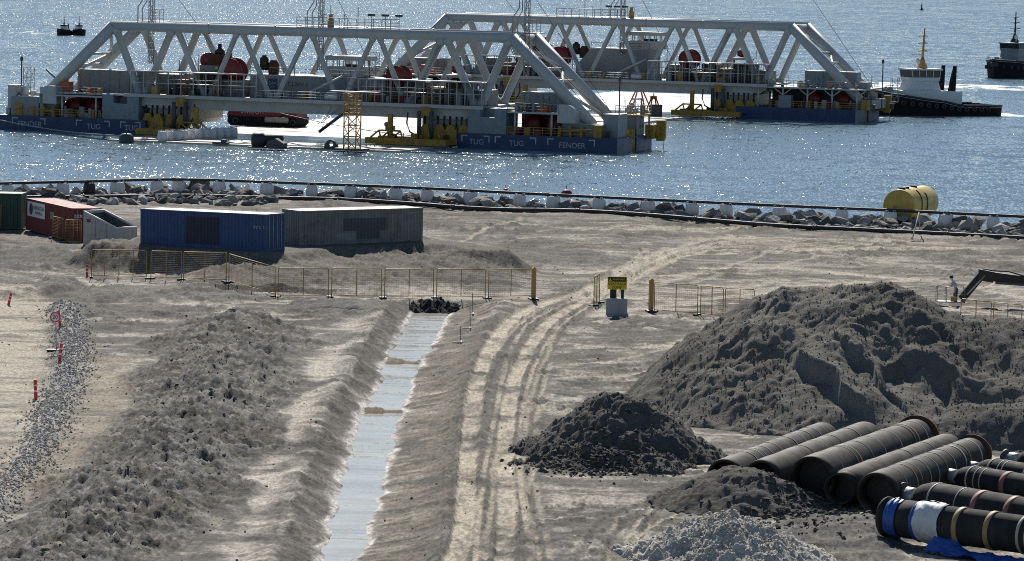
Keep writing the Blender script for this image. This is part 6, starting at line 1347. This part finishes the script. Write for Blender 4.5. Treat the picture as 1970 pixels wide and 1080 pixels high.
boom('jib', el_ + Vector((0.1, 0, 0.0)), bk, 0.42, 0.55); boom('elbow', el_ + Vector((-0.3, 0, -0.15)), sh + Vector((0.2, 0, -0.1)), 0.6, 0.75); boom('main_boom', sh + Vector((-0.3, 0, 0.0)), far_, 0.5, 0.62); boom('cylinder', sh + Vector((0.3, -0.3, -0.45)), sh + Vector((2.3, -0.3, -0.55)), 0.16, 0.18, 'dark_steel'); tb('jib_cylinder', 'nozzle_steel', bl, el_ + Vector((0.15, -0.25, -0.2)), bk + Vector((0.35, -0.25, 0.35)), 0.06)
MB().path([el_ + Vector((0.0, -0.3, 0.25)), el_ + Vector((0.7, -0.3, 0.15)), sh + Vector((1.2, -0.3, 0.35)), far_ + Vector((-2, -0.3, 0.3))], 0.05, 6).build('hose_bundle', 'rubber', bl)
zf = max(0.22, zg(bl0.x, bl0.y) + 0.2)
bsk = bx('basket_floor', 'grey_steel', bl, -0.95, 0.95, -0.45, 0.45, zf, zf + 0.07)
mb = MB()
for z in (0.55, 1.1):
    for a, b in (((-0.95, -0.45), (0.95, -0.45)), ((0.95, -0.45), (0.95, 0.45)), ((0.95, 0.45), (-0.95, 0.45)), ((-0.95, 0.45), (-0.95, -0.45))): mb.tube((*a, zf + z), (*b, zf + z), 0.025, 5)
for x in (-0.95, -0.32, 0.32, 0.95):
    for y in (-0.45, 0.45): mb.tube((x, y, zf), (x, y, zf + 1.1), 0.025, 5)
mb.build('basket_rail', 'grey_steel', bl); boom('basket_bracket', Vector((0.95, 0, zf + 0.15)), Vector(bk) + Vector((0.1, 0, 0)), 0.3, 0.3); bx('control_box', 'tan_steel', bl, 0.0, 0.45, -0.44, -0.2, zf + 0.1, zf + 0.45)
tx = far_.x; bx('turntable', 'orange_paint', bl, tx - 0.8, tx + 1.6, -1.0, 1.0, 0.95, 2.0); bx('chassis', 'dark_steel', bl, tx - 1.6, tx + 2.2, -0.9, 0.9, 0.45, 0.95)
for x in (tx - 1.1, tx + 1.7):
    for y in (-1.2, 0.9): MB().rev((x, y, 0.45), (0, 1, 0), [(0, 0.3), (0, 0.42), (0.05, 0.46), (0.27, 0.46), (0.32, 0.42), (0.32, 0.3)], 20).build('wheel', 'rubber', bl)
def skin_figure(name, joints, edges, mat, par, root=0, sub=2):
    me = bpy.data.meshes.new(name); me.from_pydata([j[:3] for j in joints], edges, []); o = link(name, me, par)
    md = o.modifiers.new('skin', 'SKIN'); md.use_smooth_shade = True
    for i, j in enumerate(joints): sv = me.skin_vertices[0].data[i]; sv.radius = (j[3], j[3] * (j[4] if len(j) > 4 else 1)); sv.use_root = (i == root)
    ss_ = o.modifiers.new('sub', 'SUBSURF'); ss_.levels = 1; ss_.render_levels = sub
    dg = bpy.context.evaluated_depsgraph_get(); m2 = bpy.data.meshes.new_from_object(o.evaluated_get(dg)); o.modifiers.clear(); o.data = m2; m2.materials.clear(); m2.materials.append(M[mat]); m2.polygons.foreach_set('use_smooth', [True] * len(m2.polygons)); return o
wk = thing('person', 'worker in pale jacket and dark helmet leaning forward in the lift basket', 'person', (bl0.x + 0.35, bl0.y, zf + 0.07), R(180))
J = [(0, 0, .92, .15), (0.02, 0, 1.12, .15), (.16, 0, 1.36, .17), (.24, 0, 1.47, .07), (.02, .1, .88, .10), (.05, .12, .48, .075), (0, .13, .07, .055), (.16, .13, .03, .045), (.02, -.1, .88, .10), (.05, -.12, .48, .075), (0, -.13, .07, .055), (.16, -.13, .03, .045),
     (.16, .2, 1.37, .075), (.27, .26, 1.12, .06), (.45, .2, 1.02, .045), (.16, -.2, 1.37, .075), (.27, -.26, 1.12, .06), (.45, -.2, 1.02, .045), (.30, 0, 1.60, .10), (.31, 0, 1.69, .08)]
E_ = [(0, 1), (1, 2), (2, 3), (0, 4), (4, 5), (5, 6), (6, 7), (0, 8), (8, 9), (9, 10), (10, 11), (2, 12), (12, 13), (13, 14), (2, 15), (15, 16), (16, 17), (3, 18), (18, 19)]
skin_figure('body', J, E_, 'cloth_pale', wk)
MB().rev((.31, 0, 1.62), (0.1, 0, 1), [(0, .15), (.02, .135), (.10, .125), (.17, .08), (.20, .01)], 14).build('helmet', 'black_plain', wk)
MB().rev((.385, 0, 1.585), (1, 0, 0), [(0, .07), (.02, .06), (.035, .02)], 10).build('face', 'skin', wk)
for s in (-1, 1):
    for f in range(4): MB().tube((.45, s * .2 + (f - 1.5) * .02, 1.02), (.53, s * .2 + (f - 1.5) * .022, .98), .009, 5).build('finger', 'skin', wk)
    MB().tube((.45, s * .16, 1.03), (.50, s * .15, 1.05), .01, 5).build('thumb', 'skin', wk)
    MB().prism([(-.12, .02), (.14, .02), (.14, .5), (-.06, .92), (-.14, .92)], s * .13 - .105, s * .13 + .105).build('trouser_leg', 'cloth_navy', wk)
